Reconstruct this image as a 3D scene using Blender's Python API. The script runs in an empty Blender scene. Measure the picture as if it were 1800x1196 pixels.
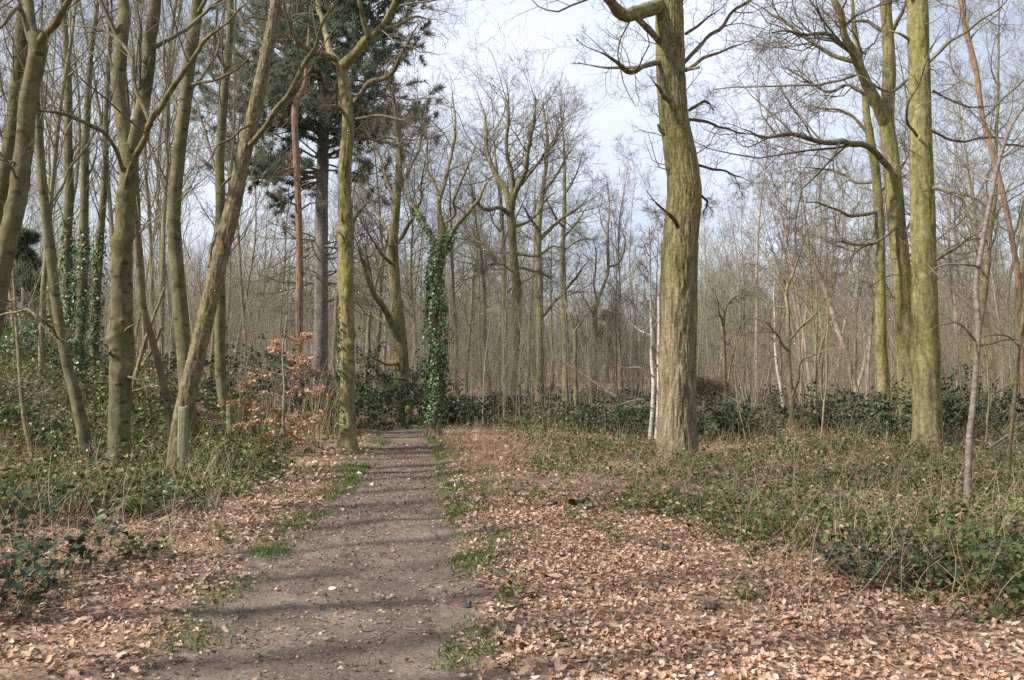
import bpy, math
import numpy as np
from mathutils import Vector

sc = bpy.context.scene
COL = sc.collection
rng = np.random.default_rng(7)

# ------------------------------------------------------------------ camera
FPX, CX, CY, EYE = 1600.0, 900.0, 598.0, 1.6
PITCH = math.atan(42.0 / FPX)
cam = bpy.data.objects.new("camera", bpy.data.cameras.new("camera"))
COL.objects.link(cam)
cam.data.sensor_width = 36.0
cam.data.lens = 32.0
cam.data.clip_start = 0.05
cam.data.clip_end = 1000.0
cam.location = (0, 0, EYE)
cam.rotation_euler = (math.pi / 2 + PITCH, 0, 0)
sc.camera = cam

# ------------------------------------------------------------------ sky and sun
SUN_EL, SUN_PHI = math.radians(38), math.radians(66)
sun_from = Vector((-math.sin(SUN_PHI) * math.cos(SUN_EL), -math.cos(SUN_PHI) * math.cos(SUN_EL), math.sin(SUN_EL)))
world = bpy.data.worlds.new("World")
sc.world = world
world.use_nodes = True
wn, wl = world.node_tree.nodes, world.node_tree.links
wn.clear()
w_out = wn.new("ShaderNodeOutputWorld")
w_bg = wn.new("ShaderNodeBackground")
w_bg.inputs["Strength"].default_value = 0.077
w_sky = wn.new("ShaderNodeTexSky")
w_sky.sky_type = 'NISHITA'
w_sky.sun_disc = False
w_sky.sun_elevation = SUN_EL
w_sky.sun_rotation = math.radians(244)
w_sky.air_density = 1.0
w_sky.dust_density = 1.5
w_tc = wn.new("ShaderNodeTexCoord")
w_map = wn.new("ShaderNodeMapping")
w_map.inputs["Scale"].default_value = (1.0, 1.0, 2.2)
w_noise = wn.new("ShaderNodeTexNoise")
w_noise.inputs["Scale"].default_value = 2.3
w_noise.inputs["Detail"].default_value = 6
w_noise.inputs["Roughness"].default_value = 0.52
w_ramp = wn.new("ShaderNodeMapRange")
w_ramp.inputs["From Min"].default_value = 0.36
w_ramp.inputs["From Max"].default_value = 0.62
w_ramp.inputs["To Min"].default_value = 0.42
w_ramp.inputs["To Max"].default_value = 0.97
w_mix = wn.new("ShaderNodeMix")
w_mix.data_type = 'RGBA'
w_mix.inputs[7].default_value = (9.0, 9.8, 11.5, 1)
wl.new(w_tc.outputs["Generated"], w_map.inputs["Vector"])
wl.new(w_map.outputs["Vector"], w_noise.inputs["Vector"])
wl.new(w_noise.outputs["Fac"], w_ramp.inputs["Value"])
wl.new(w_ramp.outputs["Result"], w_mix.inputs[0])
wl.new(w_sky.outputs["Color"], w_mix.inputs[6])
wl.new(w_mix.outputs[2], w_bg.inputs["Color"])
wl.new(w_bg.outputs["Background"], w_out.inputs["Surface"])

sun = bpy.data.objects.new("sun", bpy.data.lights.new("sun", 'SUN'))
COL.objects.link(sun)
sun.data.energy = 5.0
sun.data.angle = math.radians(2.2)
sun.data.color = (1.0, 0.93, 0.82)
sun.rotation_euler = (-sun_from).to_track_quat('-Z', 'Y').to_euler()
sun.location = sun_from * 40

sc.view_settings.view_transform = 'Standard'
sc.view_settings.look = 'None'
sc.view_settings.exposure = 0.56
sc.view_settings.gamma = 1.0
sc.view_settings.use_curve_mapping = False
sc.cycles.use_denoising = False
sc.cycles.max_bounces = 6
sc.cycles.diffuse_bounces = 3
sc.cycles.glossy_bounces = 2
sc.cycles.transmission_bounces = 3
sc.cycles.transparent_max_bounces = 4

# ------------------------------------------------------------------ numeric helpers
_tab = np.random.default_rng(99).random((64, 64, 64))


def vnoise(p):
    """value noise in [0,1], p[...,3]"""
    i = np.floor(p).astype(int)
    f = p - i
    f = f * f * (3 - 2 * f)
    i &= 63
    j = (i + 1) & 63
    x0, y0, z0, x1, y1, z1 = i[..., 0], i[..., 1], i[..., 2], j[..., 0], j[..., 1], j[..., 2]
    fx, fy, fz = f[..., 0], f[..., 1], f[..., 2]
    a = _tab[x0, y0, z0] * (1 - fx) + _tab[x1, y0, z0] * fx
    b = _tab[x0, y1, z0] * (1 - fx) + _tab[x1, y1, z0] * fx
    c = _tab[x0, y0, z1] * (1 - fx) + _tab[x1, y0, z1] * fx
    d = _tab[x0, y1, z1] * (1 - fx) + _tab[x1, y1, z1] * fx
    return (a * (1 - fy) + b * fy) * (1 - fz) + (c * (1 - fy) + d * fy) * fz


def n2(x, y, s, o=0.0):
    return vnoise(np.stack([x * s + o, y * s + o * 1.7, np.full_like(x, o * 0.37 + 0.5)], -1))


def sstep(a, b, x):
    t = np.clip((x - a) / (b - a), 0, 1)
    return t * t * (3 - 2 * t)


def nrm(v):
    return v / np.maximum(np.linalg.norm(v, axis=-1, keepdims=True), 1e-9)


# path edges in plan: depth, left x, right x
PATH = np.array([(-6, -1.1, 0.4), (2, -1.5, -0.30), (4.6, -1.70, -0.38), (5.7, -1.86, -0.43), (7.1, -2.02, -0.47), (9.85, -2.09, -0.70),
                 (12.2, -2.12, -0.99), (16, -2.35, -1.35), (19, -2.6, -1.72), (22, -3.2, -2.2), (26, -4.6, -3.4), (32, -7.5, -6.0)])


def path_edges(y):
    return np.interp(y, PATH[:, 0], PATH[:, 1]), np.interp(y, PATH[:, 0], PATH[:, 2])


def path_dist(x, y):
    """signed: negative inside the path"""
    l, r = path_edges(y)
    return np.maximum(l - x, x - r)


def ground(x, y):
    x = np.asarray(x, float)
    y = np.asarray(y, float)
    h = 0.10 * (n2(x, y, 0.35, 3.1) - 0.5) + 0.05 * (n2(x, y, 1.3, 8.2) - 0.5)
    slope = sstep(-5.2, -10.5, x) * sstep(6, 15, y)
    h = h + 1.35 * slope
    pd = path_dist(x, y)
    h = h * sstep(-0.3, 1.2, pd) - 0.065 * sstep(0.30, -0.35, pd)
    h = h + 0.25 * sstep(22, 60, y) + 1.9 * sstep(60, 150, y)
    return h


def at(px, py, Y):
    u, v = (px - CX) / FPX, (CY - py) / FPX
    yy = math.cos(PITCH) - v * math.sin(PITCH)
    zz = math.sin(PITCH) + v * math.cos(PITCH)
    t = Y / yy
    return np.array([u * t, Y, EYE + zz * t])


def gpt(px, py):
    """point of the ground seen at a pixel"""
    Y = 10.0
    for _ in range(30):
        p = at(px, py, 1.0)
        k = EYE - p[2]
        x = p[0] * Y
        Y = 0.5 * Y + 0.5 * min(90.0, max(2.0, (EYE - float(ground(x, Y))) / max(k, 1e-3)))
    return np.array([p[0] * Y, Y, float(ground(p[0] * Y, Y))])


# ------------------------------------------------------------------ object helpers
def make_mesh(name, verts, faces, smooth=True, mats=None, midx=None):
    """verts [n,3]; faces: list of int arrays [m,3] or [m,4]"""
    me = bpy.data.meshes.new(name)
    verts = np.asarray(verts, np.float32)
    if not isinstance(faces, (list, tuple)):
        faces = [faces]
    me.vertices.add(len(verts))
    me.vertices.foreach_set("co", verts.ravel())
    tot = np.concatenate([np.full(len(f), f.shape[1], np.int32) for f in faces])
    loops = np.concatenate([np.asarray(f, np.int32).ravel() for f in faces])
    me.loops.add(len(loops))
    me.loops.foreach_set("vertex_index", loops)
    me.polygons.add(len(tot))
    me.polygons.foreach_set("loop_start", np.concatenate([[0], np.cumsum(tot)[:-1]]).astype(np.int32))
    me.polygons.foreach_set("loop_total", tot)
    me.polygons.foreach_set("use_smooth", np.full(len(tot), smooth, bool))
    for m in (mats or []):
        me.materials.append(m)
    if midx is not None:
        me.polygons.foreach_set("material_index", np.asarray(midx, np.int32))
    me.update()
    me.validate()
    return me


def add(name, me, parent=None, loc=None, **props):
    o = bpy.data.objects.new(name, me)
    COL.objects.link(o)
    if parent is not None:
        o.parent = parent
    if loc is not None:
        o.location = loc
    for k, v in props.items():
        if v is not None:
            o[k] = v
    return o


def thing(name, loc, label, category, group=None):
    return add(name, None, None, tuple(map(float, loc)), label=label, category=category, group=group)


class Geo:
    def __init__(self):
        self.v, self.f, self.n = [], {3: [], 4: []}, 0

    def put(self, v, f):
        v = np.asarray(v).reshape(-1, 3)
        self.v.append(v)
        self.f[f.shape[1]].append(np.asarray(f) + self.n)
        self.n += len(v)

    def mesh(self, name, mat, off=None, smooth=True):
        v = np.concatenate(self.v)
        if off is not None:
            v = v - np.asarray(off)
        fs = [np.concatenate(self.f[k]) for k in (3, 4) if self.f[k]]
        return make_mesh(name, v, fs, smooth, [mat])


def tubes(geo, P, R, S=3, caps=False):
    """batch of tubes: P[N,K,3], R[N,K]"""
    N, K, _ = P.shape
    if N == 0:
        return
    T = np.empty_like(P)
    T[:, 1:-1] = P[:, 2:] - P[:, :-2]
    T[:, 0] = P[:, 1] - P[:, 0]
    T[:, -1] = P[:, -1] - P[:, -2]
    T = nrm(T)
    mean = nrm(P[:, -1] - P[:, 0])
    ref = np.where(np.abs(mean[:, 1:2]) < 0.8, np.array([[0.0, 1.0, 0.0]]), np.array([[1.0, 0.0, 0.0]]))[:, None, :]
    U = nrm(np.cross(T, np.broadcast_to(ref, T.shape)))
    V = np.cross(T, U)
    a = np.arange(S) * (2 * math.pi / S)
    ring = P[:, :, None, :] + R[:, :, None, None] * (np.cos(a)[None, None, :, None] * U[:, :, None, :] + np.sin(a)[None, None, :, None] * V[:, :, None, :])
    idx = np.arange(N * K * S).reshape(N, K, S)
    a0, a1 = idx[:, :-1], idx[:, 1:]
    f = np.stack([a0, np.roll(a0, -1, 2), np.roll(a1, -1, 2), a1], -1).reshape(-1, 4)
    geo.put(ring, f[:, ::-1])


def spline(pts, K):
    """Catmull-Rom resample of [n,m] to K rows, spaced by length"""
    p = np.asarray(pts, float)
    if len(p) == 2:
        t = np.linspace(0, 1, K)[:, None]
        return p[0] * (1 - t) + p[1] * t
    q = np.vstack([2 * p[0] - p[1], p, 2 * p[-1] - p[-2]])
    out = []
    for i in range(1, len(q) - 2):
        t = np.linspace(0, 1, 24, endpoint=False)[:, None]
        a, b, c, d = q[i - 1], q[i], q[i + 1], q[i + 2]
        out.append(0.5 * ((2 * b) + (-a + c) * t + (2 * a - 5 * b + 4 * c - d) * t ** 2 + (-a + 3 * b - 3 * c + d) * t ** 3))
    o = np.vstack(out + [p[-1:]])
    s = np.concatenate([[0], np.cumsum(np.linalg.norm(np.diff(o[:, :3], axis=0), axis=1))])
    g = np.linspace(0, s[-1], K)
    return np.stack([np.interp(g, s, o[:, k]) for k in range(o.shape[1])], 1)


def stem(geo, P, R, S, amp=0.0, fa=3.0, fz=3.0, lump=0.06, knots=(), flare=0.0, seed=0.0, cap=True, lobes=5):
    """one thick tapering limb with bark relief: P[K,3], R[K]"""
    K = len(P)
    T = nrm(np.gradient(P, axis=0))
    mean = nrm(P[-1] - P[0])
    ref = np.array([0.0, 1.0, 0.0]) if abs(mean[1]) < 0.8 else np.array([1.0, 0.0, 0.0])
    U = nrm(np.cross(T, ref))
    V = np.cross(T, U)
    a = np.arange(S) * (2 * math.pi / S)
    s = np.concatenate([[0], np.cumsum(np.linalg.norm(np.diff(P, axis=0), axis=1))])
    ca, sa = np.cos(a)[None, :], np.sin(a)[None, :]
    one = np.ones((K, S))
    rr = R[:, None] * one
    low = vnoise(np.stack([ca * one * 0.9 + 11 + seed, sa * one * 0.9 + 5, s[:, None] * one * 1.3 + seed], -1)) - 0.5
    rr = rr * (1 + 2 * lump * low)
    if flare:
        fl = np.exp(-s / 0.30)[:, None]
        rr = rr * (1 + flare * fl * (0.75 + 0.5 * np.cos(lobes * a + seed)[None, :]))
    if amp:
        warp = vnoise(np.stack([ca * one * 3 + seed, sa * one * 3, s[:, None] * one * 5], -1)) - 0.5
        q = np.stack([ca * one * fa + seed + warp * 0.8, sa * one * fa + seed * 0.3 + warp * 0.8, s[:, None] * one * fz], -1)
        fiss = np.exp(-((2 * vnoise(q) - 1) / 0.20) ** 2)      # narrow fissures between plates
        fis2 = np.exp(-((2 * vnoise(q * np.array([1.7, 1.7, 1.3]) + 7) - 1) / 0.16) ** 2)
        rr = rr - amp * fiss - 0.5 * amp * fis2 + amp * 0.6 * (vnoise(q * 2.7 + 3) - 0.5)
    for (ks, ka, kr, kh) in knots:
        dd = ((s[:, None] - ks) / kr) ** 2 + ((np.angle(np.exp(1j * (a - ka)))[None, :] * R[:, None]) / kr) ** 2
        rr = rr + kh * np.exp(-dd)
    ring = P[:, None, :] + rr[..., None] * (ca[..., None] * U[:, None, :] + sa[..., None] * V[:, None, :])
    if cap:
        ring = np.concatenate([ring, np.broadcast_to(P[-1] + T[-1] * R[-1] * 0.3, (1, S, 3)) + (ring[-1:] - P[-1]) * 0.02], 0)
        K += 1
    idx = np.arange(K * S).reshape(K, S)
    a0, a1 = idx[:-1], idx[1:]
    f = np.stack([a0, np.roll(a0, -1, 1), np.roll(a1, -1, 1), a1], -1).reshape(-1, 4)
    geo.put(ring, f[:, ::-1])


# ------------------------------------------------------------------ branch growth (whole levels at once)
def grow(r, P, D, L, R, K, wob, up, taper=0.8):
    N = len(P)
    pts = np.empty((N, K, 3))
    pts[:, 0] = P
    d = nrm(D)
    bias = r.normal(0, wob * 0.5, (N, 3))
    for k in range(1, K):
        d = nrm(d + r.normal(0, wob, (N, 3)) + bias * 0.3 + np.array([0, 0, up]))
        pts[:, k] = pts[:, k - 1] + d * (L / (K - 1))[:, None]
    t = np.linspace(0, 1, K)[None, :]
    return pts, R[:, None] * (1 - taper * t)


def rr_cap(ln, rmin):
    return 0.011 * ln + rmin * 0.7


def spawn(r, P, R, n, t0, t1, ang, lenf, radf, rmin, flat=0.0, lmin=0.12):
    N, K, _ = P.shape
    L = np.linalg.norm(np.diff(P, axis=1), axis=2).sum(1)
    t = t0 + (t1 - t0) * (np.arange(n)[None, :] + r.random((N, n))) / n
    x = np.clip(t * (K - 1), 0, K - 1.001)
    i = x.astype(int)
    f = (x - i)[..., None]
    ii = np.arange(N)[:, None]
    p = P[ii, i] * (1 - f) + P[ii, i + 1] * f
    tan = nrm(P[ii, i + 1] - P[ii, i])
    rad = R[ii, i] * (1 - f[..., 0]) + R[ii, i + 1] * f[..., 0]
    q = r.normal(0, 1, (N, n, 3))
    q[..., 2] *= (1 - flat)
    perp = nrm(q - (q * tan).sum(-1, keepdims=True) * tan)
    a = np.clip(r.normal(ang, ang * 0.28, (N, n)), 0.1, 2.0)[..., None]
    D = np.cos(a) * tan + np.sin(a) * perp
    ln = np.maximum(L[:, None] * lenf * (1 - 0.5 * t) * r.uniform(0.6, 1.25, (N, n)), lmin)
    rr = np.minimum(rr_cap(ln, rmin), np.maximum(rad * radf * r.uniform(0.7, 1.0, (N, n)), rmin))
    rr = np.minimum(rr, np.maximum(rad * 0.9, rmin * 0.8))
    return p.reshape(-1, 3), D.reshape(-1, 3), ln.ravel(), rr.ravel()


STYLES = {
    # per level: children, angle, length factor, points, wobble, upward pull
    'oak': [(8, 0.85, 0.62, 8, 0.26, 0.02), (7, 0.8, 0.58, 5, 0.30, 0.04), (5, 0.75, 0.62, 3, 0.28, 0.04)],
    'oakfar': [(8, 0.75, 0.62, 6, 0.22, 0.05), (6, 0.7, 0.58, 4, 0.27, 0.07), (5, 0.6, 0.7, 2, 0.25, 0.1)],
    'maple': [(7, 0.65, 0.60, 6, 0.12, 0.06), (5, 0.65, 0.58, 4, 0.16, 0.07), (4, 0.6, 0.62, 2, 0.16, 0.08)],
    'birch': [(7, 0.6, 0.50, 6, 0.14, 0.03), (6, 0.6, 0.55, 5, 0.16, -0.04), (4, 0.5, 0.7, 3, 0.16, -0.10)],
    'sapling': [(5, 0.8, 0.5, 5, 0.15, 0.04), (4, 0.7, 0.5, 4, 0.18, 0.03)],
}


def crown(geo, r, P, R, style, rmin=0.003, mult=1.0, t0=0.25, first=None, thin=False):
    for k, (n, ang, lf, K, wob, up) in enumerate(STYLES[style]):
        if k == 0 and first:
            n = first
        n = max(1, int(round(n * (mult if k < 2 else 1))))
        p, D, L, rr = spawn(r, P, R, n, t0 if k == 0 else 0.15, 1.0, ang, lf, 0.50, rmin)
        if thin and k == len(STYLES[style]) - 1:      # fewer of the last twigs in the tree tops far above the view
            keep = (p[:, 2] - EYE < 0.48 * p[:, 1]) | (r.random(len(p)) < 0.3)
            p, D, L, rr = p[keep], D[keep], L[keep], rr[keep]
        P, R = grow(r, p, D, L, rr, K, wob, up, 0.65)
        tubes(geo, P, R, 3)


# ------------------------------------------------------------------ leaves
def leaf_frames(r, N, tilt=0.5, normal=None):
    """orthonormal frames: along, side, normal"""
    if normal is None:
        normal = np.tile(np.array([0.0, 0, 1.0]), (N, 1))
    nn = nrm(normal + r.normal(0, tilt, (N, 3)))
    q = r.normal(0, 1, (N, 3))
    al = nrm(q - (q * nn).sum(1, keepdims=True) * nn)
    return al, np.cross(nn, al), nn


def put_leaves(geo, templates, pos, frames, scale, r):
    al, sd, nn = frames
    which = r.integers(0, len(templates), len(pos))
    for k, (tv, tf) in enumerate(templates):
        m = which == k
        if not m.any():
            continue
        a, b, c, s = al[m][:, None, :], sd[m][:, None, :], nn[m][:, None, :], scale[m][:, None, None]
        v = pos[m][:, None, :] + s * (tv[None, :, 0:1] * a + tv[None, :, 1:2] * b + tv[None, :, 2:3] * c)
        f = tf[None] + (np.arange(m.sum()) * len(tv))[:, None, None]
        geo.put(v, f.reshape(-1, tf.shape[1]))


def oak_leaf(r, n=9, curl=0.25):
    """lobed dry oak leaf as a fan round its midrib"""
    xs = np.linspace(0.0, 1.0, n)
    half = 0.30 * np.sin(np.pi * np.clip(xs * 0.92 + 0.05, 0, 1)) ** 0.8
    lob = np.where(np.arange(n) % 2 == 1, 1.12, 0.62)
    up = half * lob * r.uniform(0.85, 1.15, n)
    dn = half * lob * r.uniform(0.85, 1.15, n)
    c1, c2, tw = r.normal(0, curl), abs(r.normal(0.25, curl)), r.normal(0, 0.25)
    def z(x, y):
        return c1 * (x - 0.5) ** 2 * 1.2 + c2 * 2.2 * y ** 2 + tw * x * y
    v = []
    for x, u, d in zip(xs, up, dn):
        v += [(x - .5, u, z(x, u)), (x - .5, 0, z(x, 0)), (x - .5, -d, z(x, d))]
    f = []
    for k in range(n - 1):
        a, b = 3 * k, 3 * (k + 1)
        f += [(a, a + 1, b + 1, b), (a + 1, a + 2, b + 2, b + 1)]
    return np.array(v), np.array(f)


def fan_leaf(r, curl=0.4):
    """small curled lobed leaf, six triangles round a centre"""
    n = 6
    a = np.arange(n) / n * 2 * math.pi + r.uniform(-.15, .15, n)
    q = r.uniform(0.75, 1.1, n)
    x, y = 0.5 * np.cos(a) * q, 0.30 * np.sin(a) * q
    c1, c2, tw = r.normal(0, curl), abs(r.normal(0.3, curl)), r.normal(0, 0.4)
    z = c1 * x ** 2 * 1.6 + c2 * 2.5 * y ** 2 + tw * x * y + r.normal(0, 0.03, n)
    v = np.vstack([np.c_[x, y, z], [[0, 0, 0]]])
    return v, np.array([(k, (k + 1) % n, n) for k in range(n)])


def simple_leaf(r, w=0.32, fold=0.25, droop=0.2):
    """pointed leaf, four triangles, folded along its midrib"""
    v = np.array([(0, 0, 0), (0.38, w, fold * w), (0.38, 0, 0.02), (0.38, -w, fold * w), (1, 0, -droop)], float)
    v[:, 1] *= r.uniform(0.85, 1.15)
    return v, np.array([(0, 2, 1), (0, 3, 2), (1, 2, 4), (2, 3, 4)])


def two_leaf(r):
    """leaf folded along its midrib, two triangles, for the farther cover"""
    w, q = r.uniform(0.30, 0.42), r.uniform(0.05, 0.25)
    v = np.array([(0, 0, 0), (0.42, w, q), (1, 0, -r.uniform(0, .3)), (0.42, -w, q)], float)
    return v, np.array([(0, 2, 1), (0, 3, 2)])


def round_leaf(r):
    """broader six-sided leaf"""
    w = r.uniform(0.30, 0.38)
    v = np.array([(0, 0, 0), (0.22, w * .85, .05), (0.6, w, .06), (1, 0, -r.uniform(.05, .3)), (0.6, -w, .06), (0.22, -w * .85, .05), (0.5, 0, -.02)], float)
    return v, np.array([(0, 6, 1), (1, 6, 2), (2, 6, 3), (3, 6, 4), (4, 6, 5), (5, 6, 0)])


# ------------------------------------------------------------------ materials
def mat(name):
    m = bpy.data.materials.new(name)
    m.use_nodes = True
    nt = m.node_tree
    b = nt.nodes["Principled BSDF"]
    return m, nt.nodes, nt.links, b


def ramp(nodes, stops):
    n = nodes.new("ShaderNodeValToRGB")
    e = n.color_ramp.elements
    while len(e) < len(stops):
        e.new(0.5)
    for k, (p, c) in enumerate(stops):
        e[k].position = p
        e[k].color = (*c, 1)
    return n


def m_bark(name, stops, algae, algae_amt=0.5, vscale=(9, 9, 1.6), bump=0.6, fine=28.0, dist=0.02, low=None, rough=0.9, jit=0.33, scars=False):
    """bark: stretched plates and furrows, with a film of green algae in uneven patches"""
    m, N, L, b = mat(name)
    tc = N.new("ShaderNodeTexCoord")
    mp = N.new("ShaderNodeMapping")
    mp.inputs["Scale"].default_value = vscale
    L.new(tc.outputs["Object"], mp.inputs["Vector"])
    n1 = N.new("ShaderNodeTexNoise")
    n1.inputs["Scale"].default_value = 1.6
    n1.inputs["Detail"].default_value = 6
    n1.inputs["Roughness"].default_value = 0.62
    n1.inputs["Distortion"].default_value = 0.6
    L.new(mp.outputs["Vector"], n1.inputs["Vector"])
    cr = ramp(N, stops)
    L.new(n1.outputs["Fac"], cr.inputs["Fac"])
    n2_ = N.new("ShaderNodeTexNoise")
    n2_.inputs["Scale"].default_value = 1.1
    n2_.inputs["Detail"].default_value = 5
    n2_.inputs["Roughness"].default_value = 0.6
    L.new(tc.outputs["Object"], n2_.inputs["Vector"])
    mr = N.new("ShaderNodeMapRange")
    mr.inputs["From Min"].default_value = 0.36
    mr.inputs["From Max"].default_value = 0.66
    mr.inputs["To Min"].default_value = max(0.0, algae_amt - 0.3)
    mr.inputs["To Max"].default_value = min(1.0, algae_amt + 0.3)
    L.new(n2_.outputs["Fac"], mr.inputs["Value"])
    fac = mr.outputs["Result"]
    if low is not None:      # bare of algae near the foot of the trunk
        sx = N.new("ShaderNodeSeparateXYZ")
        L.new(tc.outputs["Object"], sx.inputs["Vector"])
        m2 = N.new("ShaderNodeMapRange")
        m2.inputs["From Min"].default_value = low[0]
        m2.inputs["From Max"].default_value = low[1]
        m2.inputs["To Min"].default_value = 0.15
        L.new(sx.outputs["Z"], m2.inputs["Value"])
        mu = N.new("ShaderNodeMath")
        mu.operation = 'MULTIPLY'
        L.new(fac, mu.inputs[0])
        L.new(m2.outputs["Result"], mu.inputs[1])
        fac = mu.outputs[0]
    al = ramp(N, [(0.32, tuple(c * 0.42 for c in algae)), (0.5, tuple(c * 0.85 for c in algae)), (0.68, tuple(c * 1.15 for c in algae))])
    L.new(n1.outputs["Fac"], al.inputs["Fac"])
    mx = N.new("ShaderNodeMix")
    mx.data_type = 'RGBA'
    L.new(fac, mx.inputs[0])
    L.new(cr.outputs["Color"], mx.inputs[6])
    L.new(al.outputs["Color"], mx.inputs[7])
    n3 = N.new("ShaderNodeTexNoise")
    n3.inputs["Scale"].default_value = fine
    n3.inputs["Detail"].default_value = 4
    L.new(tc.outputs["Object"], n3.inputs["Vector"])
    hs = N.new("ShaderNodeHueSaturation")
    v = N.new("ShaderNodeMapRange")
    v.inputs["To Min"].default_value = 1 - jit
    v.inputs["To Max"].default_value = 1 + jit
    v.inputs["From Min"].default_value = 0.3
    v.inputs["From Max"].default_value = 0.7
    L.new(n3.outputs["Fac"], v.inputs["Value"])
    L.new(v.outputs["Result"], hs.inputs["Value"])
    col = mx.outputs[2]
    if scars:      # short dark crosswise scars left by shed branches
        m3 = N.new("ShaderNodeMapping")
        m3.inputs["Scale"].default_value = (3.2, 3.2, 7.5)
        L.new(tc.outputs["Object"], m3.inputs["Vector"])
        vs = N.new("ShaderNodeTexVoronoi")
        vs.inputs["Scale"].default_value = 1.0
        L.new(m3.outputs["Vector"], vs.inputs["Vector"])
        sm = N.new("ShaderNodeMapRange")
        sm.inputs["From Min"].default_value = 0.26
        sm.inputs["From Max"].default_value = 0.14
        sm.inputs["To Max"].default_value = 0.75
        L.new(vs.outputs["Distance"], sm.inputs["Value"])
        m4 = N.new("ShaderNodeMix")
        m4.data_type = 'RGBA'
        m4.inputs[7].default_value = (0.035, 0.028, 0.018, 1)
        L.new(sm.outputs["Result"], m4.inputs[0])
        L.new(col, m4.inputs[6])
        col = m4.outputs[2]
    L.new(col, hs.inputs["Color"])
    L.new(hs.outputs["Color"], b.inputs["Base Color"])
    ad = N.new("ShaderNodeMath")
    ad.operation = 'MULTIPLY_ADD'
    ad.inputs[1].default_value = 0.35
    L.new(n3.outputs["Fac"], ad.inputs[0])
    L.new(n1.outputs["Fac"], ad.inputs[2])
    bp = N.new("ShaderNodeBump")
    bp.inputs["Strength"].default_value = bump
    bp.inputs["Distance"].default_value = dist
    L.new(ad.outputs[0], bp.inputs["Height"])
    L.new(bp.outputs["Normal"], b.inputs["Normal"])
    b.inputs["Roughness"].default_value = rough
    b.inputs["Specular IOR Level"].default_value = 0.25
    return m


def m_island(name, stops, rough=0.6, spec=0.4, transl=0.0, noise=40.0, jitter=0.18):
    """leaves: one colour for each leaf, a little mottling on each"""
    m, N, L, b = mat(name)
    g = N.new("ShaderNodeNewGeometry")
    cr = ramp(N, stops)
    L.new(g.outputs["Random Per Island"], cr.inputs["Fac"])
    tc = N.new("ShaderNodeTexCoord")
    n1 = N.new("ShaderNodeTexNoise")
    n1.inputs["Scale"].default_value = noise
    L.new(tc.outputs["Object"], n1.inputs["Vector"])
    v = N.new("ShaderNodeMapRange")
    v.inputs["From Min"].default_value = 0.3
    v.inputs["From Max"].default_value = 0.7
    v.inputs["To Min"].default_value = 1 - jitter
    v.inputs["To Max"].default_value = 1 + jitter
    L.new(n1.outputs["Fac"], v.inputs["Value"])
    hs = N.new("ShaderNodeHueSaturation")
    L.new(v.outputs["Result"], hs.inputs["Value"])
    L.new(cr.outputs["Color"], hs.inputs["Color"])
    L.new(hs.outputs["Color"], b.inputs["Base Color"])
    b.inputs["Roughness"].default_value = rough
    b.inputs["Specular IOR Level"].default_value = spec
    if transl:
        tr = N.new("ShaderNodeBsdfTranslucent")
        L.new(hs.outputs["Color"], tr.inputs["Color"])
        ms = N.new("ShaderNodeMixShader")
        ms.inputs["Fac"].default_value = transl
        out = N["Material Output"] if "Material Output" in N else N.new("ShaderNodeOutputMaterial")
        L.new(b.outputs["BSDF"], ms.inputs[1])
        L.new(tr.outputs["BSDF"], ms.inputs[2])
        L.new(ms.outputs["Shader"], out.inputs["Surface"])
    return m


def m_twig(name, c1, c2):
    m, N, L, b = mat(name)
    g = N.new("ShaderNodeNewGeometry")
    cr = ramp(N, [(0.0, c1), (1.0, c2)])
    L.new(g.outputs["Random Per Island"], cr.inputs["Fac"])
    L.new(cr.outputs["Color"], b.inputs["Base Color"])
    b.inputs["Roughness"].default_value = 0.8
    b.inputs["Specular IOR Level"].default_value = 0.25
    return m


M = {}
M['oak_bark'] = m_bark("oak_bark", [(0.3, (0.080, 0.060, 0.038)), (0.5, (0.20, 0.155, 0.102)), (0.66, (0.33, 0.27, 0.185))], (0.222, 0.202, 0.068), 0.66,
                       (9, 9, 1.5), 0.9, 22, 0.04, low=(0.6, 4.5))
M['oak_green'] = m_bark("oak_green", [(0.3, (0.10, 0.085, 0.05)), (0.55, (0.22, 0.185, 0.11)), (0.75, (0.32, 0.28, 0.17))], (0.238, 0.218, 0.072), 0.66,
                        (7, 7, 1.4), 0.7, 14, 0.03, low=(0.2, 1.6))
M['limb_bark'] = m_bark("limb_bark", [(0.3, (0.07, 0.056, 0.038)), (0.5, (0.15, 0.125, 0.085)), (0.72, (0.26, 0.225, 0.155))], (0.19, 0.17, 0.066), 0.45, (6, 6, 3), 0.6, 18, 0.02)
M['mid_bark'] = m_bark("mid_bark", [(0.3, (0.075, 0.060, 0.038)), (0.5, (0.155, 0.13, 0.082)), (0.72, (0.26, 0.225, 0.15))], (0.19, 0.172, 0.060), 0.55, (6, 6, 1.4), 0.7, 14, 0.03)
M['maple_bark'] = m_bark("maple_bark", [(0.3, (0.068, 0.058, 0.033)), (0.5, (0.135, 0.116, 0.069)), (0.72, (0.225, 0.20, 0.13))], (0.148, 0.136, 0.050), 0.48,
                         (3.2, 3.2, 2.2), 0.35, 26, 0.015, low=(0.0, 2.0), jit=0.2, scars=True)
M['rough_bark'] = m_bark("rough_bark", [(0.3, (0.085, 0.066, 0.042)), (0.5, (0.19, 0.15, 0.098)), (0.75, (0.30, 0.25, 0.17))], (0.19, 0.17, 0.065), 0.40,
                         (11, 11, 3.0), 1.0, 20, 0.03)
M['pine_bark'] = m_bark("pine_bark", [(0.3, (0.095, 0.083, 0.076)), (0.5, (0.20, 0.174, 0.158)), (0.75, (0.32, 0.285, 0.262))], (0.20, 0.18, 0.135), 0.2,
                        (6, 6, 1.2), 0.9, 14, 0.04)
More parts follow.
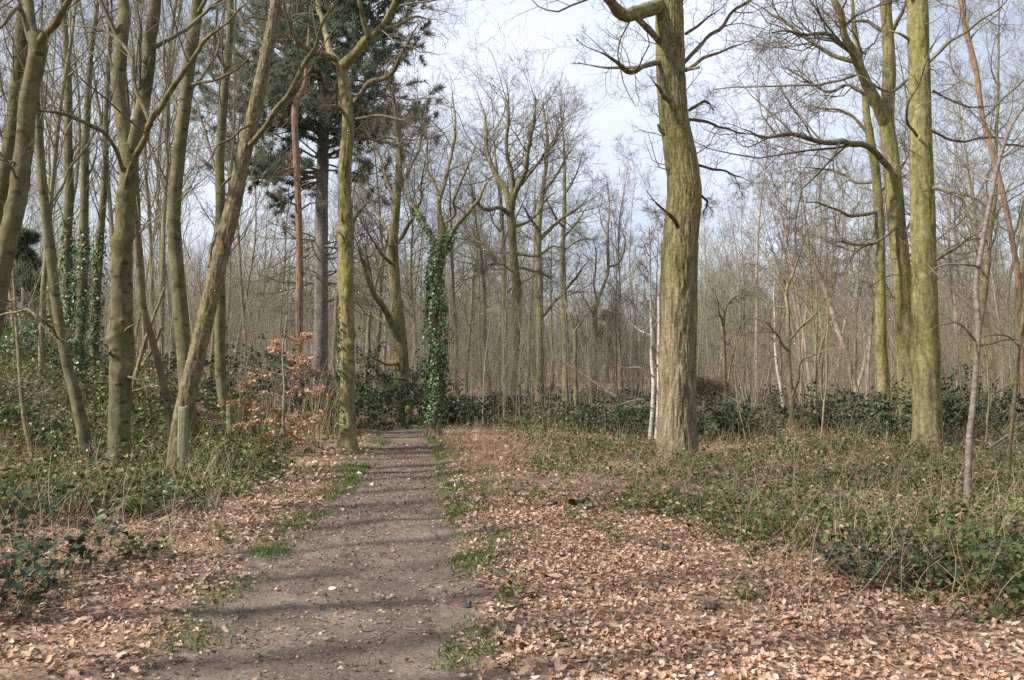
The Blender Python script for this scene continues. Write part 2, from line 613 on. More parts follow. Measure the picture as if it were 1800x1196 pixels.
M['scots_bark'] = m_bark("scots_bark", [(0.3, (0.12, 0.078, 0.055)), (0.5, (0.27, 0.17, 0.11)), (0.75, (0.42, 0.26, 0.165))], (0.24, 0.18, 0.13), 0.2,
                         (10, 10, 3.0), 0.6, 40, 0.02)
M['birch_bark'] = m_bark("birch_bark", [(0.3, (0.20, 0.165, 0.15)), (0.42, (0.52, 0.46, 0.42)), (0.75, (0.74, 0.69, 0.64))], (0.45, 0.36, 0.30), 0.3,
                         (3, 3, 9), 0.3, 30, 0.01)
M['pink_birch'] = m_bark("pink_birch", [(0.3, (0.17, 0.12, 0.10)), (0.45, (0.38, 0.285, 0.235)), (0.75, (0.55, 0.45, 0.38))], (0.34, 0.25, 0.18), 0.3,
                         (3, 3, 9), 0.3, 30, 0.01)
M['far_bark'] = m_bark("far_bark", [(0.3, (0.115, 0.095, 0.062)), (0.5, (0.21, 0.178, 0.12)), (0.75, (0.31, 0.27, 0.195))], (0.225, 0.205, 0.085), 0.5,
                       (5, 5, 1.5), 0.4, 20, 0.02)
M['silver_bark'] = m_bark("silver_bark", [(0.3, (0.12, 0.095, 0.075)), (0.5, (0.235, 0.195, 0.16)), (0.75, (0.38, 0.33, 0.29))], (0.30, 0.25, 0.2), 0.2,
                          (3, 3, 10), 0.25, 30, 0.01, rough=0.55)
M['dead_wood'] = m_bark("dead_wood", [(0.3, (0.11, 0.085, 0.065)), (0.5, (0.25, 0.20, 0.16)), (0.75, (0.40, 0.34, 0.28))], (0.22, 0.21, 0.14), 0.2,
                        (14, 14, 3), 0.6, 40, 0.015)
M['post_wood'] = m_bark("post_wood", [(0.3, (0.13, 0.115, 0.075)), (0.5, (0.235, 0.21, 0.14)), (0.75, (0.34, 0.315, 0.22))], (0.24, 0.25, 0.13), 0.5,
                        (40, 40, 2), 0.5, 45, 0.01)
M['oak_twig'] = m_twig("oak_twig", (0.090, 0.076, 0.054), (0.20, 0.170, 0.122))
M['maple_twig'] = m_twig("maple_twig", (0.085, 0.074, 0.048), (0.20, 0.176, 0.12))
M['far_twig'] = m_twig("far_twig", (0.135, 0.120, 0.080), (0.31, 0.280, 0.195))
M['birch_twig'] = m_twig("birch_twig", (0.145, 0.115, 0.098), (0.28, 0.228, 0.19))
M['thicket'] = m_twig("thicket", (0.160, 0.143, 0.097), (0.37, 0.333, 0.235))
M['dry_stem'] = m_twig("dry_stem", (0.24, 0.165, 0.10), (0.52, 0.42, 0.28))
M['red_stem'] = m_twig("red_stem", (0.22, 0.125, 0.08), (0.45, 0.29, 0.20))
M['litter'] = m_island("litter", [(0.0, (0.13, 0.080, 0.054)), (0.12, (0.27, 0.165, 0.105)), (0.30, (0.42, 0.225, 0.130)), (0.45, (0.44, 0.275, 0.180)), (0.65, (0.50, 0.345, 0.238)),
                                  (0.85, (0.57, 0.41, 0.30)), (0.95, (0.62, 0.48, 0.37)), (1.0, (0.72, 0.63, 0.53))], 0.65, 0.3, 0.12)
M['old_litter'] = m_island("old_litter", [(0.0, (0.07, 0.048, 0.036)), (0.35, (0.17, 0.112, 0.080)), (0.7, (0.30, 0.205, 0.15)), (1.0, (0.46, 0.35, 0.27))], 0.7, 0.3, 0.08)
M['bramble'] = m_island("bramble", [(0.0, (0.040, 0.064, 0.020)), (0.34, (0.088, 0.128, 0.034)), (0.64, (0.145, 0.188, 0.050)), (0.80, (0.23, 0.255, 0.078)),
                                    (0.83, (0.30, 0.19, 0.10)), (0.92, (0.40, 0.235, 0.14)), (1.0, (0.44, 0.31, 0.20))], 0.42, 0.5, 0.2)
M['green_bramble'] = m_island("green_bramble", [(0.0, (0.042, 0.066, 0.022)), (0.5, (0.095, 0.138, 0.038)), (0.85, (0.16, 0.205, 0.056)), (1.0, (0.26, 0.29, 0.09))], 0.45, 0.45, 0.2)
M['dark_leaf'] = m_island("dark_leaf", [(0.0, (0.022, 0.038, 0.020)), (0.5, (0.050, 0.078, 0.038)), (0.85, (0.090, 0.122, 0.052)), (1.0, (0.15, 0.175, 0.072))], 0.5, 0.4, 0.12)
M['ivy'] = m_island("ivy", [(0.0, (0.032, 0.066, 0.026)), (0.5, (0.080, 0.150, 0.055)), (0.9, (0.16, 0.235, 0.09)), (1.0, (0.27, 0.27, 0.12))], 0.38, 0.5, 0.15)
M['grass'] = m_island("grass", [(0.0, (0.055, 0.095, 0.022)), (0.6, (0.12, 0.185, 0.042)), (0.9, (0.19, 0.235, 0.070)), (1.0, (0.34, 0.29, 0.14))], 0.6, 0.3, 0.25)
M['beech_leaf'] = m_island("beech_leaf", [(0.0, (0.36, 0.19, 0.105)), (0.5, (0.58, 0.335, 0.20)), (1.0, (0.72, 0.50, 0.34))], 0.6, 0.3, 0.3)
M['needle'] = m_island("needle", [(0.0, (0.075, 0.105, 0.075)), (0.6, (0.14, 0.185, 0.125)), (1.0, (0.24, 0.28, 0.17))], 0.55, 0.3, 0.4)
M['red_leaf'] = m_island("red_leaf", [(0.0, (0.20, 0.085, 0.055)), (1.0, (0.38, 0.16, 0.10))], 0.6, 0.3, 0.2)


def m_floor():
    """leaf mould and half rotted leaves between the loose ones"""
    m, N, L, b = mat("forest_floor")
    tc = N.new("ShaderNodeTexCoord")
    vo = N.new("ShaderNodeTexVoronoi")
    vo.inputs["Scale"].default_value = 34
    L.new(tc.outputs["Object"], vo.inputs["Vector"])
    sp = N.new("ShaderNodeSeparateColor")
    L.new(vo.outputs["Color"], sp.inputs["Color"])
    cr = ramp(N, [(0.0, (0.12, 0.080, 0.056)), (0.4, (0.24, 0.155, 0.105)), (0.75, (0.36, 0.24, 0.165)), (1.0, (0.48, 0.35, 0.255))])
    L.new(sp.outputs["Red"], cr.inputs["Fac"])
    n1 = N.new("ShaderNodeTexNoise")
    n1.inputs["Scale"].default_value = 0.9
    n1.inputs["Detail"].default_value = 7
    n1.inputs["Roughness"].default_value = 0.65
    L.new(tc.outputs["Object"], n1.inputs["Vector"])
    c2 = ramp(N, [(0.3, (0.12, 0.090, 0.066)), (0.55, (0.26, 0.178, 0.122)), (0.8, (0.20, 0.165, 0.085))])
    L.new(n1.outputs["Fac"], c2.inputs["Fac"])
    mx = N.new("ShaderNodeMix")
    mx.data_type = 'RGBA'
    mx.inputs[0].default_value = 0.5
    L.new(cr.outputs["Color"], mx.inputs[6])
    L.new(c2.outputs["Color"], mx.inputs[7])
    at_ = N.new("ShaderNodeAttribute")      # bare trodden earth beside the path
    at_.attribute_name = "worn"
    ne = N.new("ShaderNodeTexNoise")
    ne.inputs["Scale"].default_value = 6
    ne.inputs["Detail"].default_value = 8
    ne.inputs["Roughness"].default_value = 0.7
    L.new(tc.outputs["Object"], ne.inputs["Vector"])
    ce = ramp(N, [(0.32, (0.070, 0.053, 0.042)), (0.5, (0.150, 0.115, 0.090)), (0.70, (0.25, 0.19, 0.148))])
    L.new(ne.outputs["Fac"], ce.inputs["Fac"])
    mw = N.new("ShaderNodeMix")
    mw.data_type = 'RGBA'
    L.new(at_.outputs["Fac"], mw.inputs[0])
    L.new(mx.outputs[2], mw.inputs[6])
    L.new(ce.outputs["Color"], mw.inputs[7])
    L.new(mw.outputs[2], b.inputs["Base Color"])
    n3 = N.new("ShaderNodeTexNoise")
    n3.inputs["Scale"].default_value = 30
    n3.inputs["Detail"].default_value = 5
    L.new(tc.outputs["Object"], n3.inputs["Vector"])
    bp = N.new("ShaderNodeBump")
    bp.inputs["Strength"].default_value = 0.8
    bp.inputs["Distance"].default_value = 0.03
    L.new(n3.outputs["Fac"], bp.inputs["Height"])
    L.new(bp.outputs["Normal"], b.inputs["Normal"])
    b.inputs["Roughness"].default_value = 0.9
    b.inputs["Specular IOR Level"].default_value = 0.2
    return m


def m_path():
    """trodden earth with grit, crushed leaf and damp darker patches"""
    m, N, L, b = mat("path_earth")
    tc = N.new("ShaderNodeTexCoord")
    n1 = N.new("ShaderNodeTexNoise")
    n1.inputs["Scale"].default_value = 1.4
    n1.inputs["Detail"].default_value = 9
    n1.inputs["Roughness"].default_value = 0.68
    L.new(tc.outputs["Object"], n1.inputs["Vector"])
    cr = ramp(N, [(0.30, (0.084, 0.064, 0.051)), (0.5, (0.172, 0.132, 0.105)), (0.70, (0.27, 0.21, 0.168))])
    L.new(n1.outputs["Fac"], cr.inputs["Fac"])
    vo = N.new("ShaderNodeTexVoronoi")
    vo.inputs["Scale"].default_value = 70
    L.new(tc.outputs["Object"], vo.inputs["Vector"])
    sp = N.new("ShaderNodeSeparateColor")
    L.new(vo.outputs["Color"], sp.inputs["Color"])
    c2 = ramp(N, [(0.0, (0.50, 0.50, 0.50)), (0.5, (0.85, 0.85, 0.85)), (0.85, (1.1, 1.05, 1.0)), (1.0, (1.75, 1.65, 1.5))])
    L.new(sp.outputs["Green"], c2.inputs["Fac"])
    mx = N.new("ShaderNodeMix")
    mx.data_type = 'RGBA'
    mx.blend_type = 'MULTIPLY'
    mx.inputs[0].default_value = 0.75
    L.new(cr.outputs["Color"], mx.inputs[6])
    L.new(c2.outputs["Color"], mx.inputs[7])
    L.new(mx.outputs[2], b.inputs["Base Color"])
    n3 = N.new("ShaderNodeTexNoise")
    n3.inputs["Scale"].default_value = 26
    n3.inputs["Detail"].default_value = 8
    n3.inputs["Roughness"].default_value = 0.7
    L.new(tc.outputs["Object"], n3.inputs["Vector"])
    bp = N.new("ShaderNodeBump")
    bp.inputs["Strength"].default_value = 0.75
    bp.inputs["Distance"].default_value = 0.03
    L.new(n3.outputs["Fac"], bp.inputs["Height"])
    L.new(bp.outputs["Normal"], b.inputs["Normal"])
    b.inputs["Roughness"].default_value = 0.85
    b.inputs["Specular IOR Level"].default_value = 0.25
    return m


M['floor'], M['path'] = m_floor(), m_path()

# ------------------------------------------------------------------ ground
def axis(fine0, fine1, step, lo, hi, g=1.22):
    a = list(np.arange(fine0, fine1 + step / 2, step))
    s, x = step, a[-1]
    while x < hi:
        s *= g
        x += s
        a.append(x)
    s, x = step, a[0]
    pre = []
    while x > lo:
        s *= g
        x -= s
        pre.append(x)
    return np.array(pre[::-1] + a)


def grid_mesh(name, X, Y, Z, m):
    ny, nx = X.shape
    idx = np.arange(nx * ny).reshape(ny, nx)
    f = np.stack([idx[:-1, :-1], idx[:-1, 1:], idx[1:, 1:], idx[1:, :-1]], -1).reshape(-1, 4)
    return make_mesh(name, np.stack([X, Y, Z], -1).reshape(-1, 3), f, True, [m])


gx, gy = axis(-7, 7, 0.12, -260, 260), axis(1.5, 18, 0.13, -60, 420)
GX, GY = np.meshgrid(gx, gy)
floor = add("forest_floor", grid_mesh("forest_floor", GX, GY, ground(GX, GY), M['floor']), kind="structure")

wa = floor.data.attributes.new("worn", 'FLOAT', 'POINT')
wa.data.foreach_set("value", sstep(0.75, 0.05, path_dist(GX, GY) + 0.9 * (n2(GX, GY, 1.7, 2.2) - 0.5)).astype(np.float32).ravel())

py_ = np.concatenate([np.arange(-4, 14, 0.06), np.arange(14, 24, 0.15)])
px_ = np.linspace(0, 1, 44)
el, er = path_edges(py_)
el = el + 0.30 * (n2(py_, py_ * 0, 1.1, 4.0) - 0.5) + 0.12 * (n2(py_, py_ * 0, 5.0, 9.0) - 0.5)
er = er + 0.34 * (n2(py_, py_ * 0, 1.0, 14.0) - 0.5) + 0.14 * (n2(py_, py_ * 0, 4.6, 19.0) - 0.5)
PX = el[:, None] * (1 - px_) + er[:, None] * px_
PY = np.repeat(py_[:, None], 44, 1)
edge = np.minimum(px_, 1 - px_)[None, :]
def path_top(x, y, e):
    """trodden surface: shallow hollows and heel marks, feathering out at the edges"""
    return ground(x, y) + 0.010 * sstep(0, 0.10, e) - 0.012 * sstep(0.05, 0.0, e) + (0.038 * n2(x, y, 2.6, 2.0) + 0.018 * n2(x, y, 8.0, 5.0)) * sstep(0, 0.35, e)


PZ = path_top(PX, PY, edge * np.ones_like(PX))
path = add("path", grid_mesh("path", PX, PY, PZ, M['path']), kind="structure")


# ------------------------------------------------------------------ hero trees, traced limb by limb and set at their own distance
def world_line(pts, Y, K, snap=False):
    a = []
    for p in pts:
        dY = p[3] if len(p) > 3 else 0.0
        w = at(p[0], p[1], Y + dY)
        a.append([*w, 0.5 * p[2] / FPX * (Y + dY)])
    a = np.array(a)
    if snap:
        a[0, 2] = float(ground(a[0, 0], a[0, 1])) - 0.12
    s = spline(a, K)
    return s[:, :3], np.maximum(s[:, 3], 0.002)


def tree(name, label, Y, trunk, limbs=(), bark='oak_bark', twig='oak_twig', style='oak', seed=1, auto=0, auto_t=(0.55, 1.0), auto_len=0.3, auto_ang=0.9,
         epi=0, sides=20, rows=160, amp=0.006, fa=4.0, fz=2.5, flare=0.35, knots=14, knot_h=0.03, lump=0.07, mult=1.0, rmin=0.003, first=None,
         category="tree", group=None, stubs=0, epi_t=(0.15, 0.8), auto_up=0.05, wob=0.02, wf=1.0, limb_bark='limb_bark'):
    r = np.random.default_rng(seed)
    P, R = world_line([(q[0], q[1], q[2] * wf, *q[3:]) for q in trunk], Y, rows, True)
    if R[-1] < 0.12 * R[0] or len(limbs) == 0:
        R = R * (1 - 0.8 * sstep(0.8, 1.0, np.linspace(0, 1, rows)))
    s = np.linspace(0, 1, rows)
    wv = np.stack([n2(s * 9, s * 0, 1.0, seed + 0.3) - 0.5, n2(s * 9, s * 0, 1.0, seed + 5.3) - 0.5, s * 0], -1)
    P = P + wv * wob * 4 * sstep(0.02, 0.2, s)[:, None]
    base = np.array([P[0, 0], P[0, 1], float(ground(P[0, 0], P[0, 1]))])
    L = np.linalg.norm(np.diff(P, axis=0), axis=1).sum()
    t = thing(name, base, label, category, group)
    kn = [(r.uniform(0.05, 0.95) * L, r.uniform(0, 6.28), r.uniform(0.22, 0.8) * R[0] * 0.8, r.uniform(0.2, 1.0) * knot_h) for _ in range(knots)]
    g = Geo()
    stem(g, P, R, sides, amp, fa, fz, lump, kn, flare, seed * 1.37)
    tr = add("trunk", g.mesh("trunk", M[bark], base), t)
    limbP, limbR = [], []
    for li in limbs:
        p, q = world_line([(z[0], z[1], z[2] * min(1.0, wf * 1.05), *z[3:]) for z in li], Y, 30)
        q = np.maximum(q * (1 - 0.8 * sstep(0.55, 1.0, np.linspace(0, 1, 30))), 0.004)
        wv = np.stack([vnoise(p * 3.1 + seed + k * 17) - 0.5 for k in range(3)], -1)
        p = p + wv * sstep(0, 0.3, np.linspace(0, 1, 30))[:, None] * 0.10
        lim = Geo()
        stem(lim, p, q, max(7, sides // 2), amp * 0.5, 3, 3, 0.08, (), 0.0, seed + 3.3)
        add("branch", lim.mesh("branch", M[limb_bark if q[0] < 0.34 * R.max() else bark], base), t)
        limbP.append(spline(np.c_[p, q], 16))
    tg = Geo()
    if auto:
        p, D, Ln, rr = spawn(r, P[None, ::8], R[None, ::8], auto, auto_t[0], auto_t[1], auto_ang, auto_len, 0.55, 0.012, 0.3)
        a, b_ = grow(r, p, D, Ln, rr, 16, STYLES[style][0][4] * 0.7, auto_up, 0.82)
        tubes(tg, a, b_, 6)
        limbP += [np.c_[x, y] for x, y in zip(a, b_)]
    if R[-1] < 0.4 * R[0]:
        limbP.append(spline(np.c_[P, R][int(rows * 0.66):], 16))
    if limbP:
        A = np.array(limbP)
        crown(tg, r, A[:, :, :3], A[:, :, 3], style, rmin, mult, 0.2, first, True)
    if epi:      # thin shoots straight from the trunk
        p, D, Ln, rr = spawn(r, P[None, ::6], R[None, ::6], epi, epi_t[0], epi_t[1], 1.25, 0.07, 0.08, 0.004, 0.3, 0.3)
        a, b_ = grow(r, p, D, Ln, np.minimum(rr, 0.012), 8, 0.25, 0.06, 0.7)
        tubes(tg, a, b_, 4)
        crown(tg, r, a, b_, 'sapling', rmin)
    if tg.v:
        add("crown", tg.mesh("crown", M[twig], base), t, kind="stuff")
    for k in range(stubs):      # broken-off side branches
        i = int(r.uniform(0.25, 0.85) * rows)
        az = r.uniform(0, 6.28)
        d = nrm(np.array([math.cos(az), -abs(math.sin(az)) * 0.6, r.uniform(0.0, 0.7)]))
        q = P[i] + d * R[i] * 0.7
        ln = r.uniform(0.12, 0.45)
        pp = spline(np.array([q, q + d * ln * 0.5 + r.normal(0, .03, 3), q + d * ln + r.normal(0, .06, 3)]), 7)
        sg = Geo()
        stem(sg, pp, np.linspace(R[i] * 0.20, R[i] * 0.09, 7), 7, 0.004, 3, 4, 0.1, (), 0, k)
        add("branch_stub", sg.mesh("branch_stub", M[bark], base), t)
    return t, base, P, R


def ivy_on(t, base, P, R, t0, t1, n, thick, seed, size=0.085, side=None, name="ivy"):
    """leaves of a climber standing off the trunk between two heights"""
    r = np.random.default_rng(seed)
    K = len(P)
    x = (t0 + (t1 - t0) * r.random(n)) * (K - 1.01)
    i = x.astype(int)
    a = r.uniform(0, 2 * math.pi, n) if side is None else r.normal(side, 0.7, n)
    out = np.stack([np.cos(a), np.sin(a), np.zeros(n)], -1)
    lumpy = vnoise(np.stack([np.cos(a) * 1.5 + seed, np.sin(a) * 1.5, P[i, 2] * 2.2], -1))
    gap = vnoise(np.stack([np.cos(a) * 2.2 + seed * 2, np.sin(a) * 2.2, P[i, 2] * 3.1 + 5], -1))
    endf = np.clip((t1 - x / (K - 1.01)) / max(1e-6, 0.25 * (t1 - t0)), 0.25, 1)
    keep = (gap > 0.30) & (r.random(n) < 0.35 + 0.65 * endf)
    i, a, out, lumpy, endf = i[keep], a[keep], out[keep], lumpy[keep], endf[keep]
    n = len(i)
    rr = R[i] + thick * endf ** 0.5 * (0.10 + 1.5 * lumpy ** 1.6) * r.uniform(0.3, 1.15, n)
    pos = P[i] + out * rr[:, None]
    pos[:, 2] += r.uniform(-.05, .05, n)
    g = Geo()
    nn = nrm(out + np.array([0, 0, 0.35]))
    al, sd, n_ = leaf_frames(r, n, 0.45, nn)
    al = nrm(al * 0.6 + np.array([0, 0, -0.8]))
    al = nrm(al - (al * n_).sum(1, keepdims=True) * n_)
    put_leaves(g, [round_leaf(r) for _ in range(4)], pos, (al, np.cross(n_, al), n_), r.uniform(0.45, 1.35, n) * size, r)
    return add(name, g.mesh(name, M['ivy'], base, False), t, kind="stuff")


# --- the big oak right of the path
tree("oak_tree", "massive rough-barked oak trunk beside the leaf litter right of the path", 15.05,
     [(1192, 812, 74), (1191, 770, 67), (1191, 640, 65), (1193, 520, 64), (1196, 420, 64), (1203, 340, 62), (1196, 270, 56), (1184, 200, 52), (1178, 100, 52), (1176, 0, 50), (1172, -250, 44), (1180, -520, 30), (1185, -800, 12)],
     [[(1165, 10, 26, -.1), (1120, 22, 26, -.5), (1095, 28, 22, -.8), (1070, 0, 17, -1.2), (1020, -70, 13, -1.5), (930, -150, 8, -1.8)],
      [(1160, 75, 11, -.1), (1130, 45, 12, -.4), (1105, 28, 11, -.6), (1085, 10, 9, -.8), (1060, -15, 6, -1.1)],
      [(1160, 110, 9, -.1), (1130, 118, 9, -.4), (1100, 125, 9, -.7), (1080, 110, 7, -.9), (1055, 92, 5, -1.1), (1010, 72, 3, -1.4)],
      [(1160, 106, 6, .2), (1110, 120, 6, .5), (1060, 118, 4, .8), (1000, 112, 2, 1.1)],
      [(1203, 110, 7, .1), (1240, 70, 7, .3), (1280, 35, 6, .6), (1330, -15, 5, .9), (1390, -90, 3, 1)],
      [(1205, 125, 6, -.1), (1235, 105, 6, -.3), (1270, 90, 5, -.5), (1330, 70, 3, -.8)],
      [(1205, 60, 6, .1), (1240, 35, 4, .3), (1275, 5, 3, .4)],
      [(1210, 195, 6, .0), (1240, 175, 5, .0), (1258, 192, 3, .1)],
      [(1208, 210, 6, .1), (1250, 215, 5, .4), (1300, 235, 3, .8), (1350, 240, 2, 1.1)],
      [(1225, 290, 5, .1), (1270, 300, 4, .4), (1320, 320, 2, .8)],
      [(1178, 180, 9, -.35), (1160, 160, 7, -.7), (1140, 130, 5, -.9)],
      [(1192, 400, 8, -.4), (1182, 385, 8, -.65), (1165, 370, 5, -.9), (1135, 335, 2, -1.2)],
      [(1228, 340, 5, .1), (1245, 355, 4, .2), (1238, 375, 2, .2)]],
     bark='oak_bark', seed=11, sides=130, rows=380, amp=0.020, fa=8.5, fz=2.8, flare=0.24, knots=14, knot_h=0.035, lump=0.025, auto=8, auto_t=(0.72, 1.0), auto_len=0.32, mult=0.8, wob=0.0,
     epi=26, epi_t=(0.28, 0.64), stubs=5)

# --- two oaks and a thinner one at the right
tree("oak_tree", "smooth yellow-green oak trunk, stoutest of the three at the right edge of the wood", 16.4,
     [(1632, 797, 58), (1630, 740, 49), (1627, 600, 46), (1624, 450, 42), (1620, 300, 40), (1616, 150, 37), (1612, 0, 36), (1606, -250, 30), (1600, -520, 22), (1600, -780, 8)],
     [[(1640, 460, 6, -.1), (1690, 430, 5, -.6), (1730, 400, 3, -1.0), (1790, 380, 2, -1.4)],
      [(1638, 330, 6, -.2), (1700, 345, 5, -.6), (1760, 380, 3, -1.0)],
      [(1632, 110, 6, -.1), (1690, 60, 5, -.4), (1760, 10, 3, -.8), (1820, -50, 2, -1)],
      [(1636, 230, 5, .2), (1690, 250, 4, .5), (1750, 240, 3, .8), (1810, 260, 2, 1)],
      [(1612, 240, 5, -.2), (1595, 210, 5, -.5), (1600, 180, 4, -.8), (1640, 90, 3, -1.2), (1690, 20, 2, -1.5)],
      [(1608, 130, 6, .2), (1560, 160, 5, .5), (1500, 130, 3, .9), (1440, 140, 2, 1.2)],
      [(1640, 160, 4, .2), (1700, 190, 3, .4), (1780, 180, 2, .6)]],
     bark='oak_green', seed=12, sides=56, rows=260, amp=0.012, fa=6, fz=2.4, flare=0.28, knots=26, knot_h=0.025, auto=10, auto_t=(0.66, 1.0), auto_len=0.34, epi=22, epi_t=(0.15, 0.6), lump=0.04, wob=0.0, stubs=3)
tree("oak_tree", "leaning green oak behind the stout trunk with long crooked boughs reaching left", 20.5,
     [(1605, 745, 46), (1600, 690, 38), (1594, 600, 34), (1585, 480, 32), (1575, 380, 30), (1567, 290, 28), (1558, 215, 27), (1563, 120, 22), (1555, 0, 19), (1550, -200, 14), (1560, -420, 7)],
     [[(1560, 225, 24, .0), (1535, 170, 20, -.3), (1512, 120, 17, -.6), (1490, 70, 14, -.9), (1470, 10, 12, -1.2), (1450, -80, 9, -1.4), (1440, -190, 5, -1.6)],
      [(1563, 295, 12, .0), (1530, 262, 11, -.4), (1490, 252, 11, -.8), (1440, 250, 9, -1.2), (1395, 235, 8, -1.5), (1340, 242, 6, -1.9), (1290, 220, 4, -2.3), (1240, 205, 2, -2.6)],
      [(1508, 110, 9, -.6), (1470, 100, 8, -.4), (1420, 70, 7, -.1), (1380, 40, 6, .2), (1330, 10, 4, .6), (1290, -20, 2, .8)],
      [(1500, 95, 8, -.6), (1450, 60, 7, -1.2), (1420, 62, 6, -1.5), (1370, 55, 4, -1.9), (1310, 70, 2, -2.3)],
      [(1545, 200, 8, -.2), (1500, 150, 6, .4), (1455, 160, 5, .8), (1400, 130, 4, 1.2), (1340, 105, 2, 1.6)],
      [(1562, 70, 9, .1), (1580, 30, 7, -.3), (1605, -20, 5, -.6), (1640, -90, 3, -.9)],
      [(1560, 60, 8, .1), (1525, 40, 6, .3), (1480, 40, 4, .5), (1430, 35, 2, .8)],
      [(1578, 450, 5, -.1), (1600, 395, 4, -.3), (1630, 340, 3, -.4)],
      [(1575, 400, 6, -.2), (1530, 430, 5, -.5), (1470, 425, 3, -.9), (1420, 430, 2, -1.3)]],
     bark='oak_green', seed=13, sides=44, rows=220, amp=0.008, fa=6, fz=3, flare=0.3, knots=18, knot_h=0.03, first=12, mult=1.4, rmin=0.0030, epi=14, epi_t=(0.2, 0.7), stubs=2)
tree("oak_tree", "thinner upright green oak left of the leaning one at right, in dark undergrowth", 23.0,
     [(1556, 730, 24), (1551, 640, 20), (1548, 520, 18), (1545, 400, 16), (1538, 300, 15), (1526, 220, 13), (1515, 130, 10), (1500, 40, 7), (1490, -80, 4)],
     [[(1544, 372, 7, 0), (1500, 378, 6, -.4), (1440, 360, 4, -.8), (1380, 350, 2, -1.2)],
      [(1540, 320, 6, 0), (1500, 320, 5, .4), (1455, 300, 4, .8), (1390, 310, 2, 1.2)],
      [(1530, 240, 6, 0), (1490, 200, 5, .4), (1440, 190, 4, .9), (1390, 170, 2, 1.4)],
      [(1545, 340, 5, 0), (1585, 300, 4, .5), (1610, 240, 3, .9)],
      [(1518, 150, 5, 0), (1500, 80, 4, -.4), (1450, 20, 3, -.9), (1420, -30, 2, -1)],
      [(1546, 420, 5, 0), (1500, 440, 4, .3), (1450, 420, 3, .6), (1400, 400, 2, .9)]],
     bark='oak_green', seed=14, wf=1.05, sides=28, rows=150, amp=0.006, knots=10, mult=1.1, rmin=0.0036)

# --- oak at the left edge of the path
tM, bM, PM, RM = tree("oak_tree", "mossy yellow-green oak at the left edge of the path, forked high up", 17.0,
     [(611, 800, 40), (611, 750, 31), (611, 600, 30), (609, 480, 29), (608, 380, 28), (606, 300, 27), (612, 225, 25), (607, 160, 23), (600, 110, 24)],
     [[(601, 118, 22, 0), (625, 95, 18, -.2), (645, 70, 16, -.4), (668, 52, 13, -.6), (682, 22, 11, -.8), (702, -10, 8, -1), (725, -80, 6, -1.2), (760, -160, 3, -1.4)],
      [(601, 118, 15, 0), (582, 95, 14, .3), (572, 60, 11, .6), (560, 10, 9, .9), (545, -60, 7, 1.2), (530, -160, 4, 1.5)],
      [(590, 105, 12, 0), (560, 92, 11, -.3), (530, 82, 10, -.6), (510, 50, 9, -.9), (498, 0, 7, -1.2), (480, -60, 4, -1.5)],
      [(648, 66, 11, -.5), (641, 40, 10, -.6), (632, 5, 8, -.8), (620, -50, 6, -1), (610, -120, 3, -1.1)],
      [(622, 182, 11, 0), (650, 150, 10, -.3), (688, 130, 9, -.6), (712, 88, 7, -.9), (735, 50, 5, -1.2), (770, 20, 3, -1.4)],
      [(665, 55, 7, -.6), (700, 45, 6, -.3), (740, 30, 5, .1), (780, 35, 3, .5)],
      [(600, 190, 8, 0), (580, 190, 8, -.3), (560, 184, 6, -.6)],
      [(625, 240, 6, 0), (655, 245, 6, .3), (690, 255, 5, .7), (720, 270, 3, 1.1), (750, 290, 2, 1.4)],
      [(618, 400, 6, .1), (630, 375, 6, .3), (650, 355, 4, .6), (668, 350, 2, .8)],
      [(622, 210, 5, .0), (660, 205, 5, -.4), (710, 215, 3, -.8), (740, 235, 2, -1)]],
     bark='oak_green', seed=15, wf=0.9, sides=40, rows=240, amp=0.014, fa=5, fz=4, flare=0.35, knots=46, knot_h=0.045, first=8, mult=1.05, epi=8, wob=0.008, stubs=2)
ivy_on(tM, bM, PM, RM, 0.06, 0.38, 420, 0.05, 3, 0.06, side=math.pi)

# --- trees on the left, smooth olive grey bark
tree("maple_tree", "mossy leaning tree trunk cut by the left edge of the photo", 11.0,
     [(-48, 800, 46), (-30, 680, 42), (-8, 520, 38), (12, 420, 35), (35, 300, 33), (52, 200, 32), (66, 90, 33), (62, 60, 32)],
     [[(64, 85, 24, 0), (50, 40, 22, .2), (42, -10, 19, .4), (30, -120, 15, .7), (10, -300, 9, 1)],
      [(66, 80, 15, 0), (88, 50, 14, -.3), (120, 10, 12, -.6), (160, -50, 9, -.9), (210, -140, 6, -1.2)],
      [(55, 70, 9, 0), (30, 15, 9, -.3), (5, 45, 7, -.6), (-30, 70, 5, -.9)],
      [(30, 320, 5, 0), (5, 270, 4, -.4), (-30, 230, 3, -.8)],
      [(-12, 560, 5, -.1), (40, 545, 5, -.5), (75, 565, 5, -.9), (112, 608, 3, -1.2)]],
     bark='maple_bark', twig='maple_twig', style='maple', seed=21, wf=0.92, sides=28, rows=160, amp=0.004, knots=22, knot_h=0.022, mult=0.9, stubs=2)
